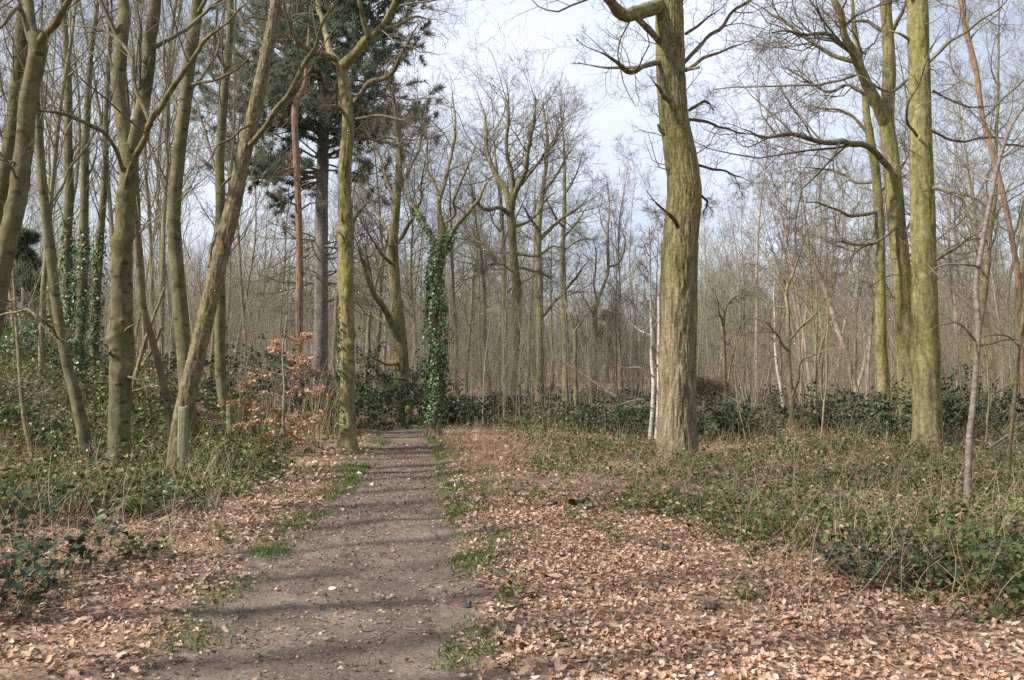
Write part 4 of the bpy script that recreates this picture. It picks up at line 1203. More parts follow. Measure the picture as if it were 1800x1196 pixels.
def place(kind, x, y, s, label, group, r, tilt=0.035, cat=None):
    mt, mc = ARCH[kind][r.integers(len(ARCH[kind]))]
    t = thing(NAMES[kind], (x, y, float(ground(x, y))), label, cat or ("sapling" if kind == 'whip' else "tree"), group)
    t.rotation_euler = (r.normal(0, tilt), r.normal(0, tilt), r.uniform(0, 6.283))
    t.scale = (s * r.uniform(0.9, 1.1),) * 2 + (s,)
    add("trunk", mt, t)
    add("crown", mc, t, kind="stuff")
    return t


rb = np.random.default_rng(500)
MARKS = [(-999, "left edge"), (212, "pair-stemmed tree"), (388, "bent-footed trunk"), (611, "mossy oak"), (765, "ivy-clad tree"), (906, "dark oak"), (1192, "massive oak"),
         (1390, "forked tree"), (1551, "leaning oak"), (1630, "stout oak"), (9999, "right edge")]
ORD = ["first", "second", "third", "fourth", "fifth", "sixth", "seventh", "eighth", "ninth", "tenth", "eleventh", "twelfth", "thirteenth", "fourteenth", "fifteenth", "sixteenth", "seventeenth", "eighteenth", "nineteenth", "twentieth"]
ROWS = {}


def mark(px, t, kind):
    k = max(i for i, m in enumerate(MARKS) if px >= m[0])
    ROWS.setdefault((kind, k), []).append((px, t))


LEFT = ("slender bare tree in the crowded wood behind the left bank", "slender trees of the wood at left")
for px, Y in [(28, 22), (58, 26), (74, 18.5), (92, 24), (108, 30), (200, 27), (253, 22), (268, 30), (290, 25), (352, 23), (366, 30), (376, 26), (432, 40), (485, 44), (340, 36), (310, 38), (235, 36), (180, 34), (130, 38), (20, 34), (50, 40), (410, 42), (395, 50), (280, 48), (80, 48), (150, 52), (220, 56), (455, 58)]:
    mark(px, place('slender', (px - CX) / FPX * Y, Y + rb.uniform(-.5, .5), rb.uniform(0.75, 1.1), *LEFT, rb), 'slender trees')
MID = ("spreading bare tree in the hazy wood beyond the end of the path", "far trees beyond the end of the path")
for px, Y in [(640, 34), (660, 42), (675, 50), (735, 40), (725, 60), (800, 36), (820, 44), (845, 52), (860, 40), (925, 46), (970, 52), (1000, 62), (1100, 70), (780, 58), (620, 52), (585, 46), (880, 66), (940, 74)]:
    mark(px, place('spreading', (px - CX) / FPX * Y, Y, rb.uniform(0.72, 1.0) * (1 if px < 1000 else 0.8), *MID, rb), 'far trees')
RIGHT = ("thin bare pole of a tree in the brown thicket at right", "thin trees of the thicket at right")
for k in range(64):
    px, Y = rb.uniform(1075, 1830), 22 + 46 * rb.random() ** 0.9
    if px < 1240:
        Y = max(Y, 40)
    mark(px, place('pole', (px - CX) / FPX * Y, Y, rb.uniform(0.75, 1.15), *RIGHT, rb), 'thin poles')
BIR = ("pinkish birch stem standing deep in the thicket at right", "birches of the thicket at right")
for px, Y in [(1330, 30), (1350, 36), (1405, 33), (1412, 40), (1425, 30), (1445, 38), (1470, 44), (1500, 34), (1535, 40), (1300, 44), (1660, 36), (1680, 30), (1720, 42), (1760, 34), (1240, 48), (1120, 44), (1105, 38)]:
    mark(px, place('birch', (px - CX) / FPX * Y, Y, rb.uniform(0.8, 1.1), *BIR, rb, 0.06), 'far pinkish birches')
RTALL = ("tall bare tree rising behind the oaks at the right edge", "tall trees behind the oaks at right")
for px, Y in [(1660, 30), (1705, 27), (1745, 36), (1782, 30), (1500, 46), (1420, 54), (1690, 44), (1770, 48)]:
    mark(px, place('spreading', (px - CX) / FPX * Y, Y, rb.uniform(0.8, 1.05), *RTALL, rb), 'tall far trees')
WHIP = ("whippy bare sapling standing in the bramble at right", "saplings in the bramble at right")
for px, Y in [(1250, 21), (1312, 18), (1340, 24), (1440, 17.5), (1480, 22), (1690, 19), (1730, 15.5), (1660, 24), (1110, 24), (1080, 27), (960, 24), (1745, 21)]:
    mark(px, place('whip', (px - CX) / FPX * Y, Y, rb.uniform(0.5, 0.95), *WHIP, rb, 0.08), 'whippy saplings')
for (kind, k), row in ROWS.items():
    row.sort(key=lambda q: q[0])
    for i, (px, t) in enumerate(row):
        t["label"] = f"{ORD[i]} from the left of the {kind} between {MARKS[k][1]} and {MARKS[k + 1][1]}"
# trees of the same wood standing beside and behind the camera: they throw the bars of shade on the path
SIDE = ("slender bare tree of the wood beside the path, left of the view", "slender trees beside the near path")
for x, y in [(-5.0, 5.2), (-5.6, 7.6), (-6.1, 6.2), (-5.9, 3.4), (-7.4, 4.4), (-6.9, 8.6), (-6.3, 9.9), (-8.2, 7.2), (-4.6, 3.2)]:
    place('slender', x, y, rb.uniform(1.0, 1.2), *SIDE, rb)

# ------------------------------------------------------------------ far wood and thicket, one mass each
def clump(r, H, rad, nb, nt, K=8):
    """one bare young tree or shoot of the far masses, at the origin"""
    P, R = grow(r, np.array([[0.0, 0, -0.1]]), np.array([[r.normal(0, .08), r.normal(0, .08), 1.0]]), np.array([H]), np.array([rad]), K, 0.05, 0.03, 0.85)
    g = Geo()
    tubes(g, P, R, 5)
    p, D, L, rr = spawn(r, P, R, nb, 0.12, 1.0, 0.65, 0.30, 0.5, rad * 0.12)
    A, B = grow(r, p, D, L, rr, 5, 0.15, 0.08, 0.7)
    tubes(g, A, B, 3)
    p, D, L, rr = spawn(r, A, B, nt, 0.15, 1.0, 0.7, 0.6, 0.6, rad * 0.08)
    A, B = grow(r, p, D, L, rr, 3, 0.18, 0.08, 0.7)
    tubes(g, A, B, 3)
    return g


def mass(name, n, gen, kind_mat, seed, label, H, rad, nb, nt, kinds=4):
    """a mass nobody could count: points over the ground, each carrying one of a few bare shoots"""
    r = np.random.default_rng(seed)
    x, y, sc_ = gen(r, n)
    pts = np.stack([x, y, ground(x, y)], -1)
    me = bpy.data.meshes.new(name)
    me.vertices.add(len(x))
    me.vertices.foreach_set("co", pts.astype(np.float32).ravel())
    for an, dat in (("size", sc_), ("turn", r.uniform(0, 6.283, len(x)))):
        at_ = me.attributes.new(an, 'FLOAT', 'POINT')
        at_.data.foreach_set("value", dat.astype(np.float32))
    at_ = me.attributes.new("pick", 'INT', 'POINT')
    at_.data.foreach_set("value", r.integers(0, kinds, len(x)).astype(np.int32))
    me.update()
    o = add(name, me, kind="stuff", label=label, category="woodland")
    ng = bpy.data.node_groups.new(name, 'GeometryNodeTree')
    ng.interface.new_socket("Geometry", in_out='INPUT', socket_type='NodeSocketGeometry')
    ng.interface.new_socket("Geometry", in_out='OUTPUT', socket_type='NodeSocketGeometry')
    N, L = ng.nodes, ng.links
    gi, go = N.new("NodeGroupInput"), N.new("NodeGroupOutput")
    join = N.new("GeometryNodeGeometryToInstance")
    for k in range(kinds):
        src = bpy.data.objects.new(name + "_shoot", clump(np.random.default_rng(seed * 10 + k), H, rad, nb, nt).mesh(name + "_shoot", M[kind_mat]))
        oi = N.new("GeometryNodeObjectInfo")
        oi.inputs["Object"].default_value = src
        L.new(oi.outputs["Geometry"], join.inputs["Geometry"])
    iop = N.new("GeometryNodeInstanceOnPoints")
    iop.inputs["Pick Instance"].default_value = True
    L.new(gi.outputs[0], iop.inputs["Points"])
    L.new(join.outputs["Instances"], iop.inputs["Instance"])

    def attr(nm, ty):
        q = N.new("GeometryNodeInputNamedAttribute")
        q.data_type = ty
        q.inputs["Name"].default_value = nm
        return q.outputs["Attribute"]
    L.new(attr("pick", 'INT'), iop.inputs["Instance Index"])
    L.new(attr("size", 'FLOAT'), iop.inputs["Scale"])
    cx = N.new("ShaderNodeCombineXYZ")
    L.new(attr("turn", 'FLOAT'), cx.inputs["Z"])
    L.new(cx.outputs["Vector"], iop.inputs["Rotation"])
    L.new(iop.outputs["Instances"], go.inputs[0])
    md = o.modifiers.new("scatter", 'NODES')
    md.node_group = ng
    return o


def far_gen(r, n):
    y = 58 + 80 * r.random(n)
    x = (r.uniform(-700, 2500, n) - CX) / FPX * y
    a = r.uniform(-2.35, 0.75, n)      # more wood, unseen, added right of and behind the viewer to cut skylight
    q = r.uniform(15, 60, n)
    far = np.arange(n) >= 1600
    x, y = np.where(far, np.cos(a) * q, x), np.where(far, np.sin(a) * q, y)
    y = np.where(far & (np.abs(x) < 0.62 * y + 1), -y, y)
    return x, y, r.uniform(0.65, 1.15, n) * np.where(np.abs((x / y) - 0.12) < 0.09, 0.70, 1.0)


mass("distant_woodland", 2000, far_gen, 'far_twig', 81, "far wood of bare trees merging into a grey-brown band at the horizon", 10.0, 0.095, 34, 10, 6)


def hazel_gen(r, n):
    y = 23 + 90 * r.random(n) ** 1.1
    x = (r.uniform(-250, 2050, n) - CX) / FPX * y
    y = np.where((path_dist(x, y) < 1.5) & (y < 40), y + 30, y)
    return x, y, r.uniform(0.35, 1.2, n)


mass("hazel_thicket", 2700, hazel_gen, 'thicket', 82, "brown tangle of thin bare shoots filling the wood's understorey", 4.6, 0.019, 24, 8, 8)

# ------------------------------------------------------------------ undergrowth
def cover_zone(x, y):
    """how far a spot lies inside the undergrowth, 0 on open litter"""
    edge_r = np.interp(y, [0, 4.5, 5.2, 6.7, 9.1, 10.7, 13, 16, 20, 40], [4.0, 3.2, 2.7, 2.1, 1.2, 0.2, -0.35, -0.75, -1.0, 0.0])
    edge_l = np.interp(y, [0, 5.8, 8.3, 11.6, 16, 20, 26], [-3.9, -3.5, -3.25, -3.05, -2.95, -3.2, -4.4])
    wob = 1.6 * (n2(x, y, 0.9, 6.0) - 0.5)
    return np.maximum(sstep(-0.2, 1.5, x - edge_r + wob), sstep(-0.1, 1.6, edge_l - x + wob))


def sprigs(name, n, y0, y1, seed, material, hmin, hmax, size, nleaf, label, dens=1.0, xlim=(-200, 2000), rows=None, bias=1.0):
    r = np.random.default_rng(seed)
    y = y0 + (y1 - y0) * r.random(n * 3) ** bias
    x = (r.uniform(xlim[0], xlim[1], n * 3) - CX) / FPX * y
    z = cover_zone(x, y)
    pr = z ** 1.5 * sstep(0.22, 0.58, n2(x, y, 0.8, seed * 0.77)) ** 0.7 * dens
    pr = np.where((path_dist(x, y) < 0.35) & (y < 22.5), 0, np.where((y > 22.5) & (y < 40), np.maximum(pr, 0.7 * dens), pr))
    keep = r.random(n * 3) < pr
    x, y, z = x[keep][:n], y[keep][:n], z[keep][:n]
    m = len(x)
    h = (hmin + (hmax - hmin) * r.random(m)) * (0.22 + 0.78 * z) * (0.35 + 1.3 * n2(x, y, 0.7, seed * 1.3) ** 1.3)
    base = np.stack([x, y, ground(x, y)], -1)
    az = r.uniform(0, 6.283, m)
    lean = r.uniform(0.2, 1.1, m)
    P, R = grow(r, base, np.stack([np.cos(az) * lean, np.sin(az) * lean, np.ones(m)], -1), h * 1.5, np.full(m, 0.0022), 6, 0.16, -0.16, 0.5)
    g = Geo()
    tt = r.uniform(0.25, 1.0, (m, nleaf)) * 4.999
    i = tt.astype(int)
    f = (tt - i)[..., None]
    ii = np.arange(m)[:, None]
    pos = (P[ii, i] * (1 - f) + P[ii, i + 1] * f).reshape(-1, 3)
    N = len(pos)
    pos[:, 2] = np.maximum(pos[:, 2], ground(pos[:, 0], pos[:, 1]) + 0.015)
    pos += r.normal(0, 0.025, (N, 3)) * np.array([1, 1, 0.4])
    put_leaves(g, [simple_leaf(r, 0.32) for _ in range(2)] + [simple_leaf(r, 0.38, 0.15, 0.35)] + [two_leaf(r) for _ in range(3)] if y0 < 10 else [two_leaf(r) for _ in range(6)], pos, leaf_frames(r, N, 0.55), r.uniform(0.6, 1.25, N) * size, r)
    leaf = add(name, g.mesh(name, M[material], None, False), kind="stuff", label=label, category="undergrowth")
    sg = Geo()
    tubes(sg, P[::3, ::2], R[::3, ::2], 3)
    add("stems", sg.mesh("stems", M['red_stem']), leaf, kind="stuff")
    return leaf


sprigs("bramble_cover", 8000, 5, 13, 201, 'bramble', 0.06, 0.28, 0.052, 7, "low bramble and ivy covering the near woodland floor beside the litter", 1.0, bias=0.75)
sprigs("bramble_cover", 17000, 11, 26, 202, 'bramble', 0.07, 0.30, 0.066, 6, "bramble carpet among the oaks and along the left bank", 1.1, bias=0.7)
sprigs("bramble_cover", 2400, 9.0, 18, 204, 'green_bramble', 0.15, 0.5, 0.080, 7, "broad-leaved green bramble over the left bank", 1.3, xlim=(-250, 560), bias=0.8)
sprigs("evergreen_cover", 5500, 18, 44, 203, 'dark_leaf', 0.28, 0.66, 0.10, 8, "dark evergreen undergrowth in a band behind the big oaks", 1.2, bias=0.8)


def canes(name, n, region, seed, material, h0, h1, rad, label, lean=0.5, K=6):
    r = np.random.default_rng(seed)
    x, y = region(r, n)
    keep = path_dist(x, y) > 0.15
    x, y = x[keep], y[keep]
    m = len(x)
    P, R = grow(r, np.stack([x, y, ground(x, y)], -1), np.stack([r.normal(0, lean, m), r.normal(0, lean, m), np.ones(m)], -1), r.uniform(h0, h1, m), r.uniform(0.6, 1.3, m) * rad, K, 0.13, -0.04, 0.6)
    g = Geo()
    tubes(g, P, R, 3)
    add(name, g.mesh(name, M[material]), kind="stuff", label=label, category="undergrowth")


def reg_cover(r, n):
    y = 5 + 21 * r.random(n * 3) ** 0.8
    x = (r.uniform(-200, 2000, n * 3) - CX) / FPX * y
    k = r.random(n * 3) < cover_zone(x, y)
    return x[k][:n], y[k][:n]


def reg_px(px0, px1, y0, y1):
    def f(r, n):
        y = r.uniform(y0, y1, n)
        return (r.uniform(px0, px1, n) - CX) / FPX * y, y
    return f


def reg_blob(cs):
    def f(r, n):
        k = r.integers(0, len(cs), n)
        c = np.array([((a - CX) / FPX * b, b, q) for a, b, q in cs])[k]
        return c[:, 0] + r.normal(0, 0.8, n) * c[:, 2], c[:, 1] + r.normal(0, 1.6, n) * c[:, 2]
    return f


canes("dry_canes", 6500, reg_cover, 211, 'dry_stem', 0.15, 0.7, 0.0025, "dry tan stems poking through the bramble", 0.7, 3)
canes("dry_stalks", 240, reg_px(1240, 1830, 5.6, 9.5), 216, 'dry_stem', 0.2, 0.75, 0.003, "thin tan stalks standing among the near brambles at right", 0.45, 6)
canes("dry_stalks", 260, reg_px(-30, 420, 7.5, 12), 217, 'dry_stem', 0.25, 0.9, 0.003, "thin tan stalks leaning out of the brambles at left", 0.5, 6)
canes("bramble_canes", 1800, reg_cover, 212, 'red_stem', 0.25, 0.9, 0.0028, "reddish bramble canes arching through the undergrowth", 0.9, 6)
canes("tall_dead_stalks", 300, reg_px(405, 600, 16.8, 24), 213, 'dry_stem', 0.8, 1.9, 0.0035, "tall pale dead stalks standing between the copper sapling and the mossy oak", 0.13, 7)
canes("dead_bracken", 750, reg_blob([(850, 15.5, 0.6), (820, 17.5, 0.5), (880, 14, 0.5), (800, 19, .6), (900, 16.5, .7)]), 214, 'red_stem', 0.15, 0.6, 0.003, "rusty dead grass and bracken along the right of the path", 0.6)
canes("tall_dead_stalks", 500, reg_px(1060, 1800, 18, 30), 215, 'dry_stem', 0.6, 1.6, 0.004, "thin pale stalks rising above the dark evergreen band at right", 0.2, 7)


def bush(name, label, x, y, rx, h, nst, nleaf, size, seed, material='bramble', group=None, stemmat='red_stem', tilt=0.5, stem_r=0.004, cat="bush"):
    r = np.random.default_rng(seed)
    base = np.array([x, y, float(ground(x, y))])
    t = thing(name, base, label, cat, group)
    a, q = r.uniform(0, 6.283, nst), r.random(nst) ** 0.6 * rx * 0.55
    bx, by = x + np.cos(a) * q, y + np.sin(a) * q
    P, R = grow(r, np.stack([bx, by, ground(bx, by)], -1), np.stack([np.cos(a) * 0.6, np.sin(a) * 0.6, r.uniform(0.7, 1.6, nst)], -1), r.uniform(0.7, 1.25, nst) * h * 1.25, np.full(nst, stem_r), 6, 0.17, -0.09, 0.6)
    g = Geo()
    tubes(g, P, R, 3)
    p, D, L, rr = spawn(r, P, R, 4, 0.25, 1, 0.9, 0.35, 0.7, stem_r * 0.5)
    A, B = grow(r, p, D, L, rr, 4, 0.15, 0, 0.5)
    tubes(g, A, B, 3)
    add("stems", g.mesh("stems", M[stemmat], base), t, kind="stuff")
    k = r.integers(0, len(A), nleaf)
    x_ = r.random(nleaf) * 2.999
    i = x_.astype(int)
    f = (x_ - i)[:, None]
    pos = A[k, i] * (1 - f) + A[k, i + 1] * f + r.normal(0, size * 0.4, (nleaf, 3))
    pos[:, 2] = np.maximum(pos[:, 2], ground(pos[:, 0], pos[:, 1]) + 0.01)
    lg = Geo()
    put_leaves(lg, [round_leaf(r) for _ in range(5)], pos, leaf_frames(r, nleaf, tilt), r.uniform(0.6, 1.25, nleaf) * size, r)
    add("foliage", lg.mesh("foliage", M[material], base, False), t, kind="stuff")
    return t


p = gpt(1555, 1035)
bush("bramble_bush", "dark glossy bramble bush at the edge of the bright litter, lower right", p[0], p[1] + 0.15, 0.34, 0.28, 22, 380, 0.060, 301, 'dark_leaf')
p = gpt(1740, 1050)
bush("bramble_bush", "green bramble bush with long canes at the lower right edge of the photo", p[0] + 0.1, p[1] + 0.1, 0.50, 0.40, 24, 460, 0.064, 302, 'green_bramble')
p = gpt(1700, 960)
bush("bramble_bush", "loose bramble bush at right behind the one at the photo's edge", p[0], p[1], 0.55, 0.34, 22, 300, 0.056, 303)
p = gpt(1440, 960)
bush("bramble_bush", "small low bramble clump left of the dark glossy bush", p[0], p[1], 0.40, 0.20, 18, 160, 0.06, 304)
p = gpt(90, 1020)
bush("bramble_bush", "large-leaved shaded bramble bush overhanging the litter at lower left", p[0] - 0.1, p[1], 0.60, 0.44, 28, 440, 0.075, 305, 'dark_leaf')
p = gpt(20, 1090)
bush("bramble_bush", "shaded bramble bush cut by the lower left edge of the photo", p[0] - 0.1, p[1], 0.4, 0.32, 20, 240, 0.07, 306, 'dark_leaf')
p = gpt(60, 930)
bush("laurel_bush", "bright-leaved bush on the left edge below the leaning trunk", p[0], p[1] + 0.5, 0.7, 0.6, 24, 420, 0.075, 307, 'green_bramble')
p = gpt(250, 975)
bush("bramble_bush", "small fresh green clump on the litter at left", p[0], p[1], 0.2, 0.14, 10, 90, 0.06, 308)
p = gpt(300, 900)
bush("bramble_bush", "low ivy clump at the foot of the grey wooden post", p[0], p[1], 0.5, 0.25, 22, 330, 0.06, 309, 'ivy')
for px, Y, rx, h, n, mt, lab, sd in [
    (642, 24.0, 0.85, 1.7, 1500, 'dark_leaf', "dark holly bush behind the mossy oak, left of the path end", 320), (590, 21.5, 0.8, 1.0, 800, 'dark_leaf', "dark evergreen bush at the foot of the tall pine's neighbours left of the mossy oak", 321),
    (430, 21.5, 1.2, 1.7, 1500, 'dark_leaf', "tall dark evergreen bush behind the bent-footed trunk", 322), (1600, 18.5, 1.0, 0.95, 900, 'dark_leaf', "dark evergreen bush between the trunks of the right-hand oaks", 323),
    (1700, 19.5, 1.3, 1.2, 1100, 'dark_leaf', "dark evergreen bush right of the stout yellow-green oak", 324), (1440, 21.5, 1.4, 0.8, 1000, 'dark_leaf', "low dark evergreen mound behind the small forked tree", 325),
    (60, 20, 1.4, 1.3, 1100, 'ivy', "ivy-green bush on top of the left bank", 326), (250, 18, 1.2, 0.9, 900, 'bramble', "bramble mound behind the pair-stemmed tree", 327),
    (735, 27.0, 1.5, 0.9, 900, 'dark_leaf', "low dark bush closing the path end between the two trunks", 331), (680, 28.5, 1.6, 1.2, 1000, 'dark_leaf', "dark bush behind the heavy-boughed oak's foot", 332), (850, 27.0, 1.5, 0.7, 800, 'dark_leaf', "low evergreen mound left of the dark spreading oak's foot", 333),
    (810, 24.0, 1.0, 0.6, 700, 'dark_leaf', "low dark bush right of the ivy-clad tree's foot", 328), (1250, 19, 1.0, 0.7, 900, 'dark_leaf', "dark evergreen bush close behind the massive oak", 329), (1080, 21, 1.5, 0.75, 1100, 'dark_leaf', "dark evergreen mound left of the white birch stems", 330)]:
    x = (px - CX) / FPX * Y
    bush("evergreen_bush", lab, x, Y, rx, h, 40, int(n * 2.1), 0.085, sd, mt, "dark evergreen bushes of the understorey", 'rough_bark', 0.6, 0.008)

# dead tangle right of the big oak
r = np.random.default_rng(340)
c = at(1248, 682, 20.6)
base = np.array([c[0], c[1], float(ground(c[0], c[1]))])
t = thing("dead_bush", base, "brown dome of dead tangled twigs just right of the massive oak", "bush")
g = Geo()
n = 900
a = r.uniform(0, 6.283, n)
q = np.sqrt(r.random(n)) * 0.42
P, R = grow(r, np.stack([c[0] + np.cos(a) * q * 0.5, c[1] + np.sin(a) * q * 0.5, np.full(n, c[2] + 0.05) + r.normal(0, .08, n)], -1),
            np.stack([np.cos(a), np.sin(a), r.uniform(-.2, 1.0, n)], -1), r.uniform(.35, .65, n), np.full(n, .004), 7, .22, -.28, .6)
tubes(g, P, R, 3)
add("twigs", g.mesh("twigs", M['rough_bark'], base), t, kind="stuff")
g = Geo()
stem(g, spline(np.array([base - [0, 0, .1], base + [0.05, 0, .6], c]), 20), np.linspace(.03, .02, 20), 8, .003)
add("stem", g.mesh("stem", M['rough_bark'], base), t)

# copper-leaved beech sapling
r = np.random.default_rng(350)
Y = 16.2
P, R = world_line([(500, 805, 6), (498, 740, 5), (500, 680, 4.5), (497, 620, 3.5), (505, 555, 2)], Y, 40, True)
base = np.array([P[0, 0], P[0, 1], float(ground(P[0, 0], P[0, 1]))])
t = thing("beech_sapling", base, "young beech keeping its dry copper leaves, left of the mossy oak", "sapling")
g = Geo()
stem(g, P, R, 9, 0.001)
add("trunk", g.mesh("trunk", M['silver_bark'], base), t)
lines = [[(500, 700), (470, 690), (440, 700), (415, 705)], [(500, 745), (460, 742), (430, 745), (412, 748)], [(500, 730), (530, 732), (555, 738)], [(500, 765), (470, 770), (450, 780)], [(500, 755), (520, 770), (535, 785)],
         [(498, 660), (470, 655), (445, 668), (420, 678)], [(498, 640), (525, 655), (555, 652)], [(499, 690), (530, 688), (560, 690)], [(498, 610), (480, 615), (485, 600)], [(500, 590), (520, 600), (545, 590)],
         [(500, 720), (475, 722), (445, 718)], [(500, 775), (480, 790), (462, 800)], [(500, 740), (520, 748), (548, 735)], [(498, 625), (520, 625), (538, 632)]]
bp, br = [], []
for ln in lines:
    d = r.uniform(-0.9, 0.5)
    p_, q_ = world_line([(x, yy, 2.2 - 0.4 * k, d * k / (len(ln) - 1)) for k, (x, yy) in enumerate(ln)], Y, 12)
    bp.append(p_); br.append(q_)
bp, br = np.array(bp), np.array(br)
g = Geo()
tubes(g, bp, br, 4)
p_, D, L, rr = spawn(r, bp, br, 7, .2, 1, .7, .4, .6, .002, 0.7)
A, B = grow(r, p_, D, L, rr, 5, .12, -0.02, .5)
tubes(g, A, B, 3)
add("branches", g.mesh("branches", M['silver_bark'], base), t, kind="stuff")
n = 1500
k = r.integers(0, len(A), n)
i = r.integers(0, 5, n)
pos = A[k, i] + r.normal(0, .035, (n, 3)) * np.array([1, 1, .5])
g = Geo()
put_leaves(g, [round_leaf(r) for _ in range(5)], pos, leaf_frames(r, n, .6), r.uniform(.045, .085, n), r)
add("dry_leaves", g.mesh("dry_leaves", M['beech_leaf'], base, False), t, kind="stuff")

# ------------------------------------------------------------------ posts, logs, sticks, clods
def post(label, px, Y, w, d, h, seed, lean=(0, 0), name="fence_post", material='post_wood'):
    r = np.random.default_rng(seed)
    x = (px - CX) / FPX * Y
    base = np.array([x, Y, float(ground(x, Y))])
    K = 26
    zz = np.linspace(-0.15, h, K)
    prof = []
    nseg = 5
    for e in range(4):      # square section with worn corners
        for k in range(nseg):
            a = -math.pi / 4 + e * math.pi / 2 + (k / nseg) * math.pi / 2
            m = max(abs(math.cos(a)), abs(math.sin(a)))
            s = 0.86 / m if m > 0.78 else 0.86 / 0.78
            prof.append((math.cos(a) * min(s, 1.06) * w / 2 * 1.12, math.sin(a) * min(s, 1.06) * d / 2 * 1.12))
    prof = np.array(prof)
    S = len(prof)
    ring = np.zeros((K, S, 3))
    for k, z in enumerate(zz):
        ring[k, :, 0] = prof[:, 0] + lean[0] * z
        ring[k, :, 1] = prof[:, 1] + lean[1] * z
        ring[k, :, 2] = z
    crack = vnoise(np.stack([ring[..., 0] * 55 + seed, ring[..., 1] * 55, ring[..., 2] * 2.2], -1)) - 0.5
    ring[..., :2] *= (1 + 0.10 * crack)[..., None]
    top = ring[-1].copy()
    top[:, 2] += 0.025 * (vnoise(np.c_[top[:, :2] * 40 + seed, top[:, 2:]]) - 0.5) + 0.02 * top[:, 0] / w
    cen = top.mean(0)
    caps = np.stack([cen + (top - cen) * 0.9 + [0, 0, 0.012], cen + (top - cen) * 0.45 + [0, 0, 0.014], cen + (top - cen) * 0.01 + [0, 0, 0.010]])
    ring = np.concatenate([ring[:-1], top[None], caps])
    K = len(ring)
    idx = np.arange(K * S).reshape(K, S)
    f = np.stack([idx[:-1], np.roll(idx[:-1], -1, 1), np.roll(idx[1:], -1, 1), idx[1:]], -1).reshape(-1, 4)
    o = add(name, make_mesh(name, ring.reshape(-1, 3), f, True, [M[material]]), None, tuple(base), label=label, category="post")
    return o, base


post("lichened square wooden post at the foot of the leaning rough-barked tree", 322, 12.1, 0.125, 0.11, 1.02, 401, (0.01, 0.0))
post("weathered wooden post in front of the bent-footed trunk", 406, 17.6, 0.12, 0.11, 0.78, 402, (-0.03, 0))
post("weathered wooden post half hidden by the copper-leaved sapling", 448, 17.9, 0.10, 0.10, 0.85, 403, (0.02, 0))
m, N_, L_, b_ = mat("yellow_paint")
nz = N_.new("ShaderNodeTexNoise")
nz.inputs["Scale"].default_value = 30
cr = ramp(N_, [(0.3, (0.45, 0.38, 0.10)), (0.7, (0.62, 0.54, 0.16))])
L_.new(nz.outputs["Fac"], cr.inputs["Fac"])
L_.new(cr.outputs["Color"], b_.inputs["Base Color"])
M['yellow'] = m
o, b = post("short yellow-topped marker post at the end of the path", 717, 24.6, 0.09, 0.09, 0.42, 404)
g = Geo()
stem(g, np.array([[0, 0, z] for z in np.linspace(.30, .445, 6)]), np.full(6, 0.066), 12, 0.001)
add("painted_top", g.mesh("painted_top", M['yellow']), o)


def log(name, label, pts, w, Y, seed, material='dead_wood', cat="branch", side=3):
    """a fallen or leaning dead stem traced between two pixels"""
    r = np.random.default_rng(seed)
    P, R = world_line([(q[0], q[1], w * (1 - 0.5 * k / (len(pts) - 1)), q[2]) for k, q in enumerate(pts)], Y, 40)
    base = P[0].copy()
    t = thing(name, base, label, cat)
    g = Geo()
    stem(g, P, R, 10, 0.003, 4, 4, 0.12, (), 0, seed)
    add("stem", g.mesh("stem", M[material], base), t)
    if side:
        p, D, L, rr = spawn(r, P[None, ::4], R[None, ::4], side, .3, 1, .7, .25, .5, .004)
        A, B = grow(r, p, D, L, rr, 7, .18, 0.02, .7)
        g = Geo()
        tubes(g, A, B, 5)
        crown(g, r, A, B, 'sapling', .0035)
        add("side_shoots", g.mesh("side_shoots", M[material], base), t, kind="stuff")


log("fallen_stem", "long dead stem leaning down to the right behind the white birches", [(1118, 718, 0), (1070, 690, .3), (1030, 662, .6), (990, 636, 1.0)], 7, 24.5, 411)
log("fallen_stem", "brown dead stem leaning up to the right behind the pair-stemmed tree", [(232, 685, 0), (255, 600, .3), (290, 505, .8)], 9, 16.5, 412, 'rough_bark')
log("fallen_stem", "second dead stem crossing low behind the pair-stemmed tree", [(228, 672, 0.6), (262, 625, .2), (285, 575, 0)], 8, 17.0, 413, 'rough_bark', side=2)
log("fallen_stem", "dead stem lying almost flat behind the pair-stemmed tree's foot", [(225, 690, 0), (250, 684, .1), (272, 676, .2)], 5, 16.2, 414, 'dead_wood', side=2)
log("dead_branch", "pale dead branch propped against the pair-stemmed tree's foot, rising left to right", [(140, 915, -1.2), (170, 800, -.6), (190, 712, 0)], 2.4, 11.8, 415, side=2)
log("dead_branch", "thin pale branch lying over brambles right of the pair-stemmed tree", [(175, 790, 0), (205, 785, .2), (242, 772, .4)], 2.2, 11.6, 416, side=1)
log("leaning_stem", "thin dark leaning stem on the left bank among brambles", [(56, 800, 0), (40, 720, .1), (28, 560, .3), (20, 430, .5)], 9, 12.6, 417, 'rough_bark', side=5)
log("dead_branch", "bare pale twig sticking out from the left edge above the brambles", [(-30, 655, 0), (25, 675, .1), (60, 690, .2), (90, 704, .3)], 4, 9.0, 418, 'dead_wood', side=3)
log("dead_branch", "grey fallen branch lying in brambles at the far right", [(1735, 790, 0), (1765, 770, .4), (1800, 745, .9)], 7, 14.5, 419, side=1)


